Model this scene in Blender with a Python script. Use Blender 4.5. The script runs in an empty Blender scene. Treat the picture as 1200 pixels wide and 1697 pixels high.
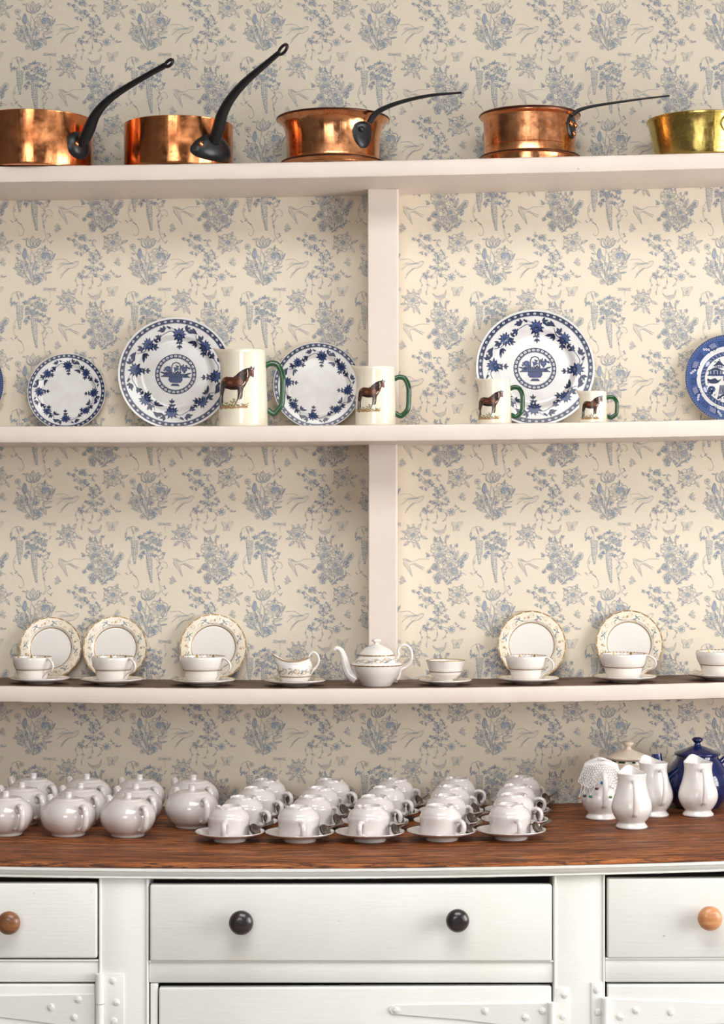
import bpy, bmesh, math, random
import numpy as np
from mathutils import Vector, Matrix
from mathutils.geometry import tessellate_polygon

scene = bpy.context.scene
COL = scene.collection
R = math.radians
PI = math.pi
rnd = random.Random(7)

# ------------------------------------------------------------------ camera
F = 3320.0            # focal length in photo pixels (1200 wide)
D = 4.15              # camera to papered wall (wall plane is y = 0)
HZ = 870.0            # horizon row in the photo
ZC = 1.482            # eye height
cam_d = bpy.data.cameras.new('camera')
cam = bpy.data.objects.new('camera', cam_d)
COL.objects.link(cam)
cam.location = (0, -D, ZC)
cam.rotation_euler = (R(90), 0, 0)
cam_d.sensor_fit = 'HORIZONTAL'
cam_d.sensor_width = 36.0
cam_d.lens = 36.0 * F / 1200.0
cam_d.shift_y = (HZ - 848.5) / 1200.0
cam_d.clip_start = 0.05
scene.camera = cam

# ------------------------------------------------------------------ world, lamps, exposure
world = bpy.data.worlds.new('world')
scene.world = world
world.use_nodes = True
bg = world.node_tree.nodes['Background']
bg.inputs[0].default_value = (0.75, 0.85, 1.0, 1)
bg.inputs[1].default_value = 0.6

def area(name, loc, rot, sx, sy, power, col):
    l = bpy.data.lights.new(name, 'AREA')
    l.shape = 'RECTANGLE'
    l.size, l.size_y = sx, sy
    l.energy = power
    l.color = col
    o = bpy.data.objects.new(name, l)
    COL.objects.link(o)
    o.location = loc
    o.rotation_euler = rot
    return o

RX, LX, FY, CZ = 2.2, -3.0, -5.4, 3.0          # right wall, left wall, wall behind the camera, ceiling
# daylight through the first right-hand window; the lamps after it are added, unseen
area('window_daylight', (RX + 0.06, -1.65, 1.45), (0, R(90), 0), 1.5, 1.7, 66, (1.0, 0.99, 0.97))
area('added_stripe_light', (RX + 0.06, -3.95, 1.45), (0, R(90), 0), 1.5, 0.9, 20, (1.0, 0.99, 0.97))  # added out of view, for bright stripes in the copper
area('added_front_fill', (-0.9, FY - 0.06, 1.95), (R(90), 0, 0), 1.5, 1.5, 44, (1.0, 0.98, 0.95))  # unseen lamp added behind the camera as frontal fill
area('added_top_light', (0.25, -2.25, CZ + 0.05), (0, 0, 0), 1.7, 1.5, 50, (1.0, 0.99, 0.97))  # unseen skylight lamp, added for light from above

scene.view_settings.view_transform = 'Standard'
scene.view_settings.look = 'None'
scene.view_settings.gamma = 1.0
scene.view_settings.use_curve_mapping = False
scene.view_settings.exposure = 0.30
scene.cycles.max_bounces = 8
scene.cycles.diffuse_bounces = 5
scene.cycles.glossy_bounces = 4
scene.cycles.sample_clamp_indirect = 6.0
scene.cycles.caustics_reflective = False
scene.cycles.caustics_refractive = False

# ------------------------------------------------------------------ geometry helpers
def P(px, py, y):
    d = D + y
    return Vector(((px - 600.0) / F * d, y, ZC - (py - HZ) / F * d))
def PX(px, y):
    return (px - 600.0) / F * (D + y)
def S(y):                      # photo pixels per metre at depth y
    return F / (D + y)

class MB:
    """collects faces; build() links them as one mesh object"""
    def __init__(s):
        s.v, s.f, s.m = [], [], []
    def add(s, vs, fs, mi=0):
        b = len(s.v)
        s.v.extend([tuple(v) for v in vs])
        s.f.extend([tuple(i + b for i in f) for f in fs])
        s.m.extend([mi] * len(fs))
        return s
    def box(s, x0, x1, y0, y1, z0, z1, bev=0.0, seg=2, mi=0, M=None):
        bm = bmesh.new()
        bmesh.ops.create_cube(bm, size=1.0)
        for v in bm.verts:
            v.co = Vector(((x0 + x1) / 2 + v.co.x * (x1 - x0), (y0 + y1) / 2 + v.co.y * (y1 - y0), (z0 + z1) / 2 + v.co.z * (z1 - z0)))
        if bev > 0:
            bmesh.ops.bevel(bm, geom=list(bm.edges), offset=bev, segments=seg, profile=0.5, affect='EDGES')
        if M is not None:
            bmesh.ops.transform(bm, matrix=M, verts=bm.verts)
        bm.verts.index_update()
        s.add([v.co.copy() for v in bm.verts], [[v.index for v in f.verts] for f in bm.faces], mi)
        bm.free()
        return s
    def lathe(s, prof, seg=40, mi=0, M=None, fn=None, a0=0.0, a1=2 * PI, smooth=None):
        full = abs(a1 - a0 - 2 * PI) < 1e-6
        n = seg if full else seg + 1
        vs, fs = [], []
        for (r, z) in prof:
            for i in range(n):
                a = a0 + (a1 - a0) * i / seg
                p = Vector((r * math.cos(a), r * math.sin(a), z))
                if fn:
                    p = Vector(fn(p, a, r, z))
                vs.append(M @ p if M is not None else p)
        for j in range(len(prof) - 1):
            for i in range(seg):
                k = (i + 1) % n
                a, b, c, d = j * n + i, j * n + k, (j + 1) * n + k, (j + 1) * n + i
                fs.append((a, b, c, d))
        s.add(vs, fs, mi)
        return s
    def tube(s, path, rad, seg=12, mi=0, flat=1.0, up=None, caps=True):
        pts = [Vector(p) for p in path]
        n = len(pts)
        if not hasattr(rad, '__len__'):
            rad = [rad] * n
        T = []
        for i in range(n):
            t = pts[min(i + 1, n - 1)] - pts[max(i - 1, 0)]
            T.append(t.normalized())
        u = Vector(up) if up is not None else (Vector((0, 0, 1)) if abs(T[0].z) < 0.9 else Vector((1, 0, 0)))
        u = (u - T[0] * u.dot(T[0])).normalized()
        vs, fs = [], []
        for i in range(n):
            u = (u - T[i] * u.dot(T[i]))
            u = u.normalized() if u.length > 1e-6 else T[i].orthogonal().normalized()
            w = T[i].cross(u)
            for k in range(seg):
                a = 2 * PI * k / seg
                vs.append(pts[i] + (u * math.cos(a) * flat + w * math.sin(a)) * rad[i])
        for i in range(n - 1):
            for k in range(seg):
                k2 = (k + 1) % seg
                fs.append((i * seg + k, i * seg + k2, (i + 1) * seg + k2, (i + 1) * seg + k))
        if caps:
            fs.append(tuple(range(seg))[::-1])
            fs.append(tuple((n - 1) * seg + k for k in range(seg)))
        s.add(vs, fs, mi)
        return s
    def extrude_x(s, sec, xs, zf, mi=0, jit=0.0, mis=None, caps=True, seed=1):
        """sec: closed polygon of (y, z); swept along x with z offset zf(x)"""
        r2 = random.Random(seed)
        m = len(sec)
        vs, fs, ms = [], [], []
        for x in xs:
            for (y, z) in sec:
                vs.append((x, y + r2.uniform(-jit, jit), z + zf(x) + r2.uniform(-jit, jit)))
        b = len(s.v)
        s.v.extend(vs)
        for i in range(len(xs) - 1):
            for k in range(m):
                k2 = (k + 1) % m
                s.f.append((b + i * m + k, b + i * m + k2, b + (i + 1) * m + k2, b + (i + 1) * m + k))
                s.m.append(mis[k] if mis else mi)
        if caps:
            s.f.append(tuple(b + k for k in range(m))[::-1]); s.m.append(mi)
            s.f.append(tuple(b + (len(xs) - 1) * m + k for k in range(m))); s.m.append(mi)
        return s
    def mesh(s, name, mats, angle=38, flip=True):
        me = bpy.data.meshes.new(name)
        me.from_pydata(s.v, [], s.f)
        for m in (mats if isinstance(mats, (list, tuple)) else [mats]):
            me.materials.append(m)
        if any(s.m):
            me.polygons.foreach_set('material_index', s.m)
        if flip:
            bm = bmesh.new(); bm.from_mesh(me)
            bmesh.ops.recalc_face_normals(bm, faces=bm.faces)
            bm.to_mesh(me); bm.free()
        me.shade_smooth()
        me.set_sharp_from_angle(angle=R(angle))
        me.update()
        return me
    def build(s, name, mats, parent=None, angle=38, flip=True):
        return link(name, s.mesh(name, mats, angle, flip), parent)

def link(name, data, parent=None):
    o = bpy.data.objects.new(name, data)
    COL.objects.link(o)
    if parent is not None:
        o.parent = parent
    return o
def empty(name, loc=(0, 0, 0), rz=0.0):
    o = bpy.data.objects.new(name, None)
    o.empty_display_size = 0.03
    COL.objects.link(o)
    o.location = loc
    o.rotation_euler = (0, 0, rz)
    return o
def tag(o, label, cat, group=None, kind=None):
    o['label'] = label
    if cat: o['category'] = cat
    if group: o['group'] = group
    if kind: o['kind'] = kind
    return o
def struct(o, label=None):
    o['kind'] = 'structure'
    if label: o['label'] = label
    return o
def copy_tree(o, parent=None):
    c = o.copy()
    COL.objects.link(c)
    c.parent = parent
    for ch in list(o.children):
        copy_tree(ch, c)
    return c
def spl(pts, n=8):
    """Catmull-Rom through points of any dimension"""
    pts = [np.array(p, float) for p in pts]
    q = [2 * pts[0] - pts[1]] + pts + [2 * pts[-1] - pts[-2]]
    out = []
    for i in range(1, len(q) - 2):
        p0, p1, p2, p3 = q[i - 1:i + 3]
        for k in range(n):
            t = k / n
            out.append(tuple(0.5 * ((2 * p1) + (-p0 + p2) * t + (2 * p0 - 5 * p1 + 4 * p2 - p3) * t * t + (-p0 + 3 * p1 - 3 * p2 + p3) * t ** 3)))
    out.append(tuple(pts[-1]))
    return out
def lerp(a, b, t):
    return a + (b - a) * t

# ------------------------------------------------------------------ materials
def srgb(r, g, b):
    f = lambda c: (c / 255 / 12.92) if c / 255 <= 0.04045 else ((c / 255 + 0.055) / 1.055) ** 2.4
    return (f(r), f(g), f(b), 1)
class Mat:
    def __init__(s, name, col, rough=0.5, metal=0.0, coat=0.0, spec=0.5):
        s.m = bpy.data.materials.new(name)
        s.m.use_nodes = True
        s.nt = s.m.node_tree
        s.b = s.nt.nodes['Principled BSDF']
        s.b.inputs['Base Color'].default_value = col
        s.b.inputs['Roughness'].default_value = rough
        s.b.inputs['Metallic'].default_value = metal
        s.b.inputs['Coat Weight'].default_value = coat
        s.b.inputs['Coat Roughness'].default_value = 0.06
        s.b.inputs['Specular IOR Level'].default_value = spec
        s.tc = None
    def node(s, t, **kw):
        n = s.nt.nodes.new(t)
        for k, v in kw.items():
            setattr(n, k, v)
        return n
    def coords(s, scale=(1, 1, 1)):
        if s.tc is None:
            s.tc = s.node('ShaderNodeTexCoord')
        mp = s.node('ShaderNodeMapping')
        mp.inputs['Scale'].default_value = scale
        s.nt.links.new(s.tc.outputs['Object'], mp.inputs['Vector'])
        return mp.outputs[0]
    def noise(s, scale, detail=4.0, rough=0.55, vec=(1, 1, 1), dist=0.0):
        n = s.node('ShaderNodeTexNoise')
        n.inputs['Scale'].default_value = scale
        n.inputs['Detail'].default_value = detail
        n.inputs['Roughness'].default_value = rough
        n.inputs['Distortion'].default_value = dist
        s.nt.links.new(s.coords(vec), n.inputs['Vector'])
        return n.outputs['Fac']
    def ramp(s, fac, stops):
        r = s.node('ShaderNodeValToRGB')
        e = r.color_ramp.elements
        while len(e) > 1: e.remove(e[-1])
        e[0].position, e[0].color = stops[0]
        for p, c in stops[1:]:
            x = e.new(p); x.color = c
        s.nt.links.new(fac, r.inputs[0])
        return r.outputs[0]
    def mix(s, fac, a, b, mode='MIX'):
        n = s.node('ShaderNodeMix', data_type='RGBA', blend_type=mode)
        for sock, v in ((n.inputs[0], fac), (n.inputs[6], a), (n.inputs[7], b)):
            if hasattr(v, 'is_linked'): s.nt.links.new(v, sock)
            else: sock.default_value = v
        return n.outputs[2]
    def color(s, out):
        s.nt.links.new(out, s.b.inputs['Base Color'])
    def rough(s, out):
        s.nt.links.new(out, s.b.inputs['Roughness'])
    def bump(s, out, strength=0.2, dist=0.002):
        n = s.node('ShaderNodeBump')
        n.inputs['Strength'].default_value = strength
        n.inputs['Distance'].default_value = dist
        s.nt.links.new(out, n.inputs['Height'])
        s.nt.links.new(n.outputs[0], s.b.inputs['Normal'])
        return s
G = lambda v: (v, v, v, 1)

def painted(name, c1, c2, seed=0.0, grain=(3, 40, 40)):
    m = Mat(name, c1, 0.42)
    n1 = m.noise(3.0, 5, 0.6)
    n2 = m.noise(5.0, 6, 0.6, grain)
    c = m.mix(m.ramp(n1, [(0.38, G(0)), (0.66, G(1))]), c1, c2)
    # small chips where the paint has come away
    n3 = m.noise(42.0, 2, 0.5)
    c = m.mix(m.ramp(n3, [(0.765, G(0)), (0.785, G(0.55))]), c, srgb(160, 140, 118))
    m.color(c)
    m.bump(n2, 0.28, 0.0012)
    return m.m
def glazed(name, c1, c2=None, rough=0.13, coat=0.5):
    m = Mat(name, c1, rough, 0, coat)
    if c2:
        m.color(m.mix(m.ramp(m.noise(35, 3), [(0.4, G(0)), (0.7, G(1))]), c1, c2))
    m.bump(m.noise(60, 2), 0.05, 0.0008)
    return m.m
def ink(name, c, rough=0.25, vary=None):
    m = Mat(name, c, rough)
    if vary:
        m.color(m.mix(m.ramp(m.noise(420, 3), [(0.35, G(0)), (0.65, G(1))]), c, vary))
    return m.m

M = {}
M['paint_shelf'] = painted('cream_pink_gloss_paint', srgb(226, 214, 203), srgb(219, 205, 195))
M['paint_cab'] = painted('off_white_cabinet_paint', srgb(233, 234, 231), srgb(226, 225, 219))
M['gap_shade'] = Mat('carcass_gap_shade', srgb(48, 44, 42), 0.8).m  # near-black: shade of the drawer gaps put into the carcass colour
M['white'] = glazed('white_glazed_china', srgb(216, 210, 207), srgb(210, 202, 199))
M['white_jug'] = glazed('white_glazed_jug_china', srgb(230, 227, 224), srgb(225, 220, 216), 0.2, 0.3)
M['bone'] = glazed('white_bone_china', srgb(236, 231, 226), None, 0.12, 0.5)
M['plate'] = glazed('bluish_white_earthenware', srgb(224, 223, 222), srgb(216, 212, 210), 0.2, 0.15)
M['cream'] = glazed('cream_glazed_earthenware', srgb(242, 234, 214), srgb(236, 226, 202), 0.14, 0.6)
M['cream_pot'] = glazed('dull_cream_pottery', srgb(222, 208, 190), srgb(212, 196, 176), 0.3, 0.2)
M['green'] = glazed('green_glaze', srgb(14, 74, 36), srgb(10, 58, 28), 0.12, 0.6)
M['blue_pot'] = glazed('navy_blue_glaze', srgb(20, 38, 92), srgb(15, 28, 70), 0.1, 0.8)
M['wallpaper'] = None

def copper(name, c1, c2, dark, rough=0.16, vec=(1, 1, 0.12)):
    m = Mat(name, c1, rough, 1.0)
    n1 = m.noise(16, 5, 0.6, vec)
    n2 = m.noise(60, 4, 0.7)
    c = m.mix(m.ramp(n1, [(0.35, G(0)), (0.7, G(1))]), c1, c2)
    c = m.mix(m.ramp(n2, [(0.60, G(0)), (0.74, G(0.75))]), c, dark)
    m.color(c)
    m.rough(m.ramp(n2, [(0.3, G(rough)), (0.75, G(rough + 0.2))]))
    n3 = m.noise(20, 3, 0.6, (1, 1, 0.12), 0.3)
    m.bump(n3, 0.5, 0.004)
    return m.m
M['copper'] = copper('polished_copper', srgb(232, 156, 104), srgb(214, 130, 80), srgb(130, 72, 46), 0.11)
M['copper_old'] = copper('scuffed_copper', srgb(234, 168, 120), srgb(214, 138, 92), srgb(88, 52, 40), 0.14, (1, 1, 3.0))
M['copper_rim'] = Mat('darkened_copper_edge', srgb(92, 58, 46), 0.35, 0.9).m
M['tin'] = Mat('dull_tinned_copper_lining', srgb(150, 140, 130), 0.4, 1.0).m
M['brass'] = copper('polished_brass', srgb(216, 190, 112), srgb(194, 164, 84), srgb(100, 80, 38), 0.16)
m_ = Mat('black_cast_iron', srgb(32, 33, 37), 0.34, 0.2)
m_.bump(m_.noise(70, 4), 0.25, 0.002)
M['iron'] = m_.m
M['steel'] = Mat('tarnished_spoon_silver', srgb(148, 142, 136), 0.2, 1.0).m
m_ = Mat('bare_dark_shelf_wood', srgb(96, 70, 54), 0.6)
m_.color(m_.ramp(m_.noise(8, 6, 0.6, (1, 14, 14)), [(0.3, srgb(66, 46, 36)), (0.7, srgb(122, 92, 72))]))
M['wood_shelf'] = m_.m
m_ = Mat('varnished_worktop_wood', srgb(120, 62, 34), 0.4, 0, 0.0, 0.3)
n1 = m_.noise(5.0, 9, 0.72, (0.9, 15, 15), 0.7)
n2 = m_.noise(12.0, 8, 0.8, (1.6, 16, 16), 0.4)
n3 = m_.noise(3.0, 3, 0.5, (0.8, 2.5, 2.5))
c = m_.ramp(n1, [(0.30, srgb(56, 34, 24)), (0.42, srgb(116, 66, 36)), (0.55, srgb(174, 102, 52)), (0.72, srgb(206, 136, 80))])
c = m_.mix(m_.ramp(n2, [(0.43, G(0.95)), (0.54, G(0))]), c, srgb(46, 27, 21))
c = m_.mix(m_.ramp(n3, [(0.45, G(0)), (0.7, G(0.55))]), c, srgb(86, 42, 24))
m_.color(c)
m_.rough(m_.ramp(n1, [(0.3, G(0.6)), (0.7, G(0.42))]))
m_.bump(n2, 0.25, 0.0015)
M['worktop'] = m_.m
def knobwood(name, a, b, rough):
    m = Mat(name, a, rough, 0, 0.3)
    m.color(m.ramp(m.noise(30, 5, 0.6, (1, 0.4, 6), 0.3), [(0.35, a), (0.65, b)]))
    return m.m
M['knob_dark'] = knobwood('ebonised_wood', srgb(34, 30, 32), srgb(52, 42, 42), 0.28)
M['knob_brown'] = knobwood('worn_brown_wood', srgb(142, 92, 56), srgb(104, 64, 38), 0.4)
M['knob_pale'] = knobwood('pale_beech_wood', srgb(206, 148, 102), srgb(184, 122, 78), 0.42)
M['gold'] = Mat('gilt_line', srgb(176, 140, 82), 0.35, 0.4).m
M['gilt_dark'] = Mat('brown_gilt_line', srgb(122, 92, 66), 0.4).m
M['tan_ink'] = ink('tan_scroll_print', srgb(196, 172, 138), 0.3)
M['peach'] = ink('pale_peach_border', srgb(240, 228, 208), 0.2)
M['grey_blue'] = ink('grey_blue_print', srgb(124, 142, 152), 0.3)
M['blue'] = ink('cobalt_transfer_print', srgb(26, 44, 88), 0.3, srgb(36, 60, 112))
M['blue2'] = ink('deep_cobalt_transfer_print', srgb(22, 36, 74), 0.3)
M['blue3'] = ink('mid_blue_transfer_print', srgb(66, 92, 150), 0.3, srgb(50, 74, 132))
M['pale_blue'] = ink('pale_blue_wash', srgb(190, 196, 222), 0.3)
M['lace'] = Mat('white_crochet_cotton', srgb(244, 240, 236), 0.8).m
for k, c in (('bead_blue', (40, 96, 190)), ('bead_maroon', (96, 24, 34)), ('bead_navy', (28, 34, 66)), ('bead_green', (70, 130, 40)), ('bead_teal', (30, 120, 84)), ('bead_amber', (176, 132, 84))):
    M[k] = Mat(k + '_glass', srgb(*c), 0.08, 0, 0.6).m
H_ = [ink('horse_bay_brown', srgb(98, 58, 42), 0.25, srgb(78, 44, 34)), ink('horse_dark_brown', srgb(46, 30, 28), 0.25),
      ink('horse_tan', srgb(140, 88, 64), 0.25, srgb(112, 68, 50)), ink('horse_white', srgb(236, 226, 214), 0.25),
      ink('horse_grass_green', srgb(118, 130, 84), 0.25), ink('horse_grass_brown', srgb(170, 130, 86), 0.25), ink('horse_rose', srgb(150, 84, 78), 0.25)]

# ------------------------------------------------------------------ flat-print drawing tools (vector shapes laid on real surfaces)
class Art:
    def __init__(s):
        s.t = []                                    # (p0, p1, p2, colour, layer)
    def poly(s, pts, col=0, layer=0):
        pts = [(float(a), float(b)) for a, b in pts]
        for t in tessellate_polygon([[Vector((a, b, 0)) for a, b in pts]]):
            s.t.append((pts[t[0]], pts[t[1]], pts[t[2]], col, layer))
    def fan(s, c, pts, col=0, layer=0):
        n = len(pts)
        for i in range(n):
            s.t.append((c, pts[i], pts[(i + 1) % n], col, layer))
    def ell(s, x, y, rx, ry=None, rot=0, col=0, layer=0, n=12):
        ry = rx if ry is None else ry
        ca, sa = math.cos(rot), math.sin(rot)
        s.fan((x, y), [(x + ca * rx * math.cos(2 * PI * i / n) - sa * ry * math.sin(2 * PI * i / n),
                        y + sa * rx * math.cos(2 * PI * i / n) + ca * ry * math.sin(2 * PI * i / n)) for i in range(n)], col, layer)
    def stroke(s, pts, w=1.0, col=0, layer=0, w1=None, smooth=0):
        if smooth: pts = spl(pts, smooth)
        n = len(pts)
        L, Rr = [], []
        for i in range(n):
            a, b = pts[max(i - 1, 0)], pts[min(i + 1, n - 1)]
            dx, dy = b[0] - a[0], b[1] - a[1]
            l = math.hypot(dx, dy) or 1.0
            t = i / (n - 1)
            h = (w if w1 is None else lerp(w, w1, t)) / 2
            L.append((pts[i][0] - dy / l * h, pts[i][1] + dx / l * h))
            Rr.append((pts[i][0] + dy / l * h, pts[i][1] - dx / l * h))
        for i in range(n - 1):
            s.t.append((L[i], Rr[i], Rr[i + 1], col, layer))
            s.t.append((L[i], Rr[i + 1], L[i + 1], col, layer))
    def ring(s, x, y, r0, r1, col=0, layer=0, n=64):
        for i in range(n):
            a, b = 2 * PI * i / n, 2 * PI * (i + 1) / n
            p = [(x + r * math.cos(t), y + r * math.sin(t)) for r, t in ((r0, a), (r1, a), (r1, b), (r0, b))]
            s.t.append((p[0], p[1], p[2], col, layer)); s.t.append((p[0], p[2], p[3], col, layer))
    def leaf(s, x, y, ang, ln, w, col=0, layer=0, n=3):
        """filled pointed leaf starting at x, y"""
        ca, sa = math.cos(ang), math.sin(ang)
        o = []
        for i in range(n * 2 + 2):
            t = i / (n + 0.5) if i <= n else (2 * n + 1 - i) / (n + 0.5)
            t = min(1, i / (n + 1)) if i <= n + 1 else (2 * n + 2 - i) / (n + 1)
            h = math.sin(PI * t ** 0.8) * w / 2 * (1 if i <= n + 1 else -1)
            o.append((x + ca * t * ln - sa * h, y + sa * t * ln + ca * h))
        s.fan((x + ca * ln * 0.5, y + sa * ln * 0.5), o, col, layer)
    def leaf_line(s, x, y, ang, ln, w, lw, col=0, layer=0, rib=True, fillcol=None):
        ca, sa = math.cos(ang), math.sin(ang)
        for sg in (1, -1):
            s.stroke([(x + ca * t * ln - sa * sg * math.sin(PI * t ** 0.8) * w / 2, y + sa * t * ln + ca * sg * math.sin(PI * t ** 0.8) * w / 2) for t in (0, .25, .5, .75, 1)], lw, col, layer)
        if rib:
            s.stroke([(x, y), (x + ca * ln * 0.85, y + sa * ln * 0.85)], lw * 0.8, col, layer)
        if fillcol is not None:
            s.leaf(x, y, ang, ln, w, fillcol, layer - 1)
    def arc(s, x, y, rx, ry, a0, a1, lw, col=0, layer=0, rot=0, n=6):
        ca, sa = math.cos(rot), math.sin(rot)
        pts = []
        for i in range(n + 1):
            a = lerp(a0, a1, i / n)
            u, v = rx * math.cos(a), ry * math.sin(a)
            pts.append((x + ca * u - sa * v, y + sa * u + ca * v))
        s.stroke(pts, lw, col, layer)
    def into(s, mb, f, maxlen, mi=0):
        """map onto a surface with f(u, v, layer), splitting long triangles"""
        for (a, b, c, col, lay) in s.t:
            st = [(a, b, c)]
            while st:
                a, b, c = st.pop()
                e = [(math.dist(a, b), 0), (math.dist(b, c), 1), (math.dist(c, a), 2)]
                l, k = max(e)
                if l > maxlen:
                    if k == 1: a, b, c = b, c, a
                    elif k == 2: a, b, c = c, a, b
                    m = ((a[0] + b[0]) / 2, (a[1] + b[1]) / 2)
                    st += [(a, m, c), (m, b, c)]
                else:
                    mb.add([f(a[0], a[1], lay), f(b[0], b[1], lay), f(c[0], c[1], lay)], [(0, 1, 2)], mi + col)

# ================================================================== SETTING
# wallpaper repeat, drawn in units of 1/6.154 photo pixel (period 1172 x 1197)
TW, TH = 1172.0, 1197.0
def wallpaper_tile():
    a = Art()
    _st = a.stroke
    def thin(pts, w=1.0, col=0, layer=0, w1=None, smooth=0):
        _st(pts, w * .66, col, layer, None if w1 is None else w1 * .66, smooth)
    a.stroke = thin
    r = random.Random(21)
    D1, M1, L1 = 0, 1, 2          # dark line, mid, pale wash
    def spray(points, ln=30, w=13, k=3):
        for (x, y) in points:
            b = r.uniform(0, 2 * PI)
            for j in range(k):
                an = b + j * 2 * PI / k + r.uniform(-.5, .5)
                l = ln * .88 * r.uniform(.7, 1.15)
                if r.random() < .68: a.leaf(x, y, an, l, w * r.uniform(.8, 1.2), D1 if r.random() < .5 else M1, 1, 2)
                else: a.leaf_line(x, y, an, l * 1.1, w * 1.3, 4, D1, 1, False)
    def peony(x, y, rad, dense=1.0, core=True, rot=0.0):
        for ringi, (rr, n) in enumerate(((1.0, 9), (.68, 7), (.4, 5))):
            for i in range(n):
                an = rot + 2 * PI * (i + .5 * ringi) / n + r.uniform(-.12, .12)
                cx, cy = x + math.cos(an) * rad * rr * .68, y + math.sin(an) * rad * rr * .62
                pr = rad * rr * .42
                a.arc(cx, cy, pr * 1.05, pr * .9, -1.5, 1.5, 5 if ringi else 6, D1 if r.random() < .6 else M1, 1, an, 6)
                for q in range(1):
                    t = an + r.uniform(-.3, .3)
                    a.stroke([(x + math.cos(t) * rad * rr * .5, y + math.sin(t) * rad * rr * .46), (x + math.cos(t) * rad * rr * .82, y + math.sin(t) * rad * rr * .76)], 3.2, M1, 1)
        a.ell(x, y, rad * .6, rad * .55, 0, L1, -1, 14)
        if core:
            a.ell(x, y, rad * .28, rad * .26, 0, M1, 1, 9)
            for i in range(9):
                an = r.uniform(0, 2 * PI)
                a.ell(x + math.cos(an) * rad * .2, y + math.sin(an) * rad * .2, 5, 5, 0, D1, 2, 6)
    def blossom(x, y, rad, n=5):
        b = r.uniform(0, 6)
        for i in range(n):
            an = b + i * 2 * PI / n
            a.arc(x + math.cos(an) * rad * .6, y + math.sin(an) * rad * .6, rad * .45, rad * .4, -2, 2, 4.5, D1, 1, an, 5)
            a.leaf(x, y, an, rad * .55, rad * .22, M1, 1, 2)
        a.ell(x, y, rad * .2, rad * .2, 0, D1, 2, 7)
    def leaves(lst, fill=None):
        for (x, y, deg, ln, w) in lst:
            w *= .85
            a.leaf_line(x, y, R(deg), ln, w, 5, D1 if r.random() < .6 else M1, 1, True, fill if r.random() < .5 else None)
            if r.random() < .45: a.stroke([(x + math.cos(R(deg)) * ln * .2 + 3, y + math.sin(R(deg)) * ln * .2 + 3), (x + math.cos(R(deg)) * ln * .8, y + math.sin(R(deg)) * ln * .8 + 4)], 5, M1, 1)
    # 1 trailing leafy branch
    br = [(150, 95), (215, 105), (275, 150), (330, 195), (395, 250), (408, 320), (400, 400), (335, 470), (262, 470)]
    a.stroke(br, 5, D1, 1, smooth=4)
    spray([(160, 95), (205, 110), (230, 55), (270, 85), (310, 68), (318, 100), (225, 155), (275, 180), (325, 165), (350, 205), (240, 235), (285, 250), (380, 240), (445, 215), (462, 245), (480, 290), (410, 275), (372, 305), (402, 335), (440, 318), (485, 350), (515, 372), (335, 380), (372, 385), (452, 395), (492, 402), (306, 425), (432, 468), (262, 452), (290, 482), (340, 478)], 30, 13, 4)
    for (x, y, q) in ((320, 190, 40), (408, 270, 38), (412, 412, 42), (280, 470, 30), (290, 80, 30)):
        blossom(x, y, q)
    for t in ([(290, 490), (302, 560), (288, 645)], [(250, 460), (228, 510), (245, 570)], [(392, 470), (402, 535), (374, 592)], [(440, 460), (495, 510), (470, 565)], [(330, 90), (375, 110), (425, 105)], [(375, 165), (410, 160), (400, 130)]):
        a.stroke(t, 4, D1, 1, smooth=4)
        for i in range(1, 3):
            spray([t[i]], 24, 10, 2)
    a.ell(545, 482, 20, 22, .4, M1, 1); blossom(545, 482, 38, 6); a.stroke([(400, 460), (460, 458), (520, 475)], 4, D1, 1, smooth=3)
    a.stroke([(565, 430), (600, 425), (630, 470), (690, 478)], 4, D1, 1, smooth=4)
    spray([(590, 420), (610, 450), (640, 475), (670, 480)], 22, 10, 2)
    # 2 peony
    peony(610, 130, 86)
    leaves([(690, 140, -25, 80, 26), (690, 170, 60, 75, 32), (570, 190, 110, 60, 34), (640, 70, -70, 55, 30), (540, 165, 140, 50, 30), (560, 95, 215, 60, 24)], L1)
    # 3 swallow flying up right
    def swallow1():
        a.poly(spl([(262, 325), (240, 318), (205, 335), (160, 350), (110, 385), (150, 395), (200, 385), (240, 360)], 3), L1, 0)
        a.stroke([(262, 325), (238, 318), (200, 336), (165, 330), (110, 298), (20, 305)], 5, M1, 1, smooth=4)
        a.stroke([(200, 338), (150, 345), (90, 365), (35, 410)], 6, M1, 1, smooth=4)
        a.stroke([(262, 328), (240, 365), (195, 390), (150, 395)], 5, M1, 1, smooth=4)
        a.stroke([(170, 385), (120, 430), (72, 492)], 6, D1, 1)
        a.stroke([(150, 395), (105, 432), (80, 460)], 4, D1, 1)
        for i in range(9):
            x = 50 + i * 17
            a.stroke([(x + 40, 330 + i * 2), (x, 318 - i + 40)], 3.5, M1, 1)
        a.ell(244, 328, 4, 4, 0, D1, 2, 6)
    swallow1()
    def bug(x, y, s=1.0, fl=1):
        a.ell(x, y, 16 * s, 5 * s, .2, M1, 1)
        for an in (-1.0, -.5, .2, .6):
            a.leaf_line(x, y, an if fl > 0 else PI - an, 62 * s, 20 * s, 3.5, M1, 1, True, L1)
    bug(632, 335); bug(70, 1186, 1.0, -1)
    # 5 tulip and rose bouquet
    for sg in (-1, 0, 1):
        a.leaf_line(965 + sg * 18, 180, R(-90 + sg * 24), 118 - abs(sg) * 12, 62, 5.5, D1, 1, True, L1)
    a.arc(960, 130, 68, 58, .3, PI - .3, 6, D1, 1); a.leaf_line(890, 100, R(190), 34, 14, 4, D1, 1)
    a.leaf_line(1000, 165, R(-50), 80, 30, 5, D1, 1)
    peony(1075, 278, 92); a.ell(1085, 250, 30, 20, .3, M1, 1)
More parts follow.
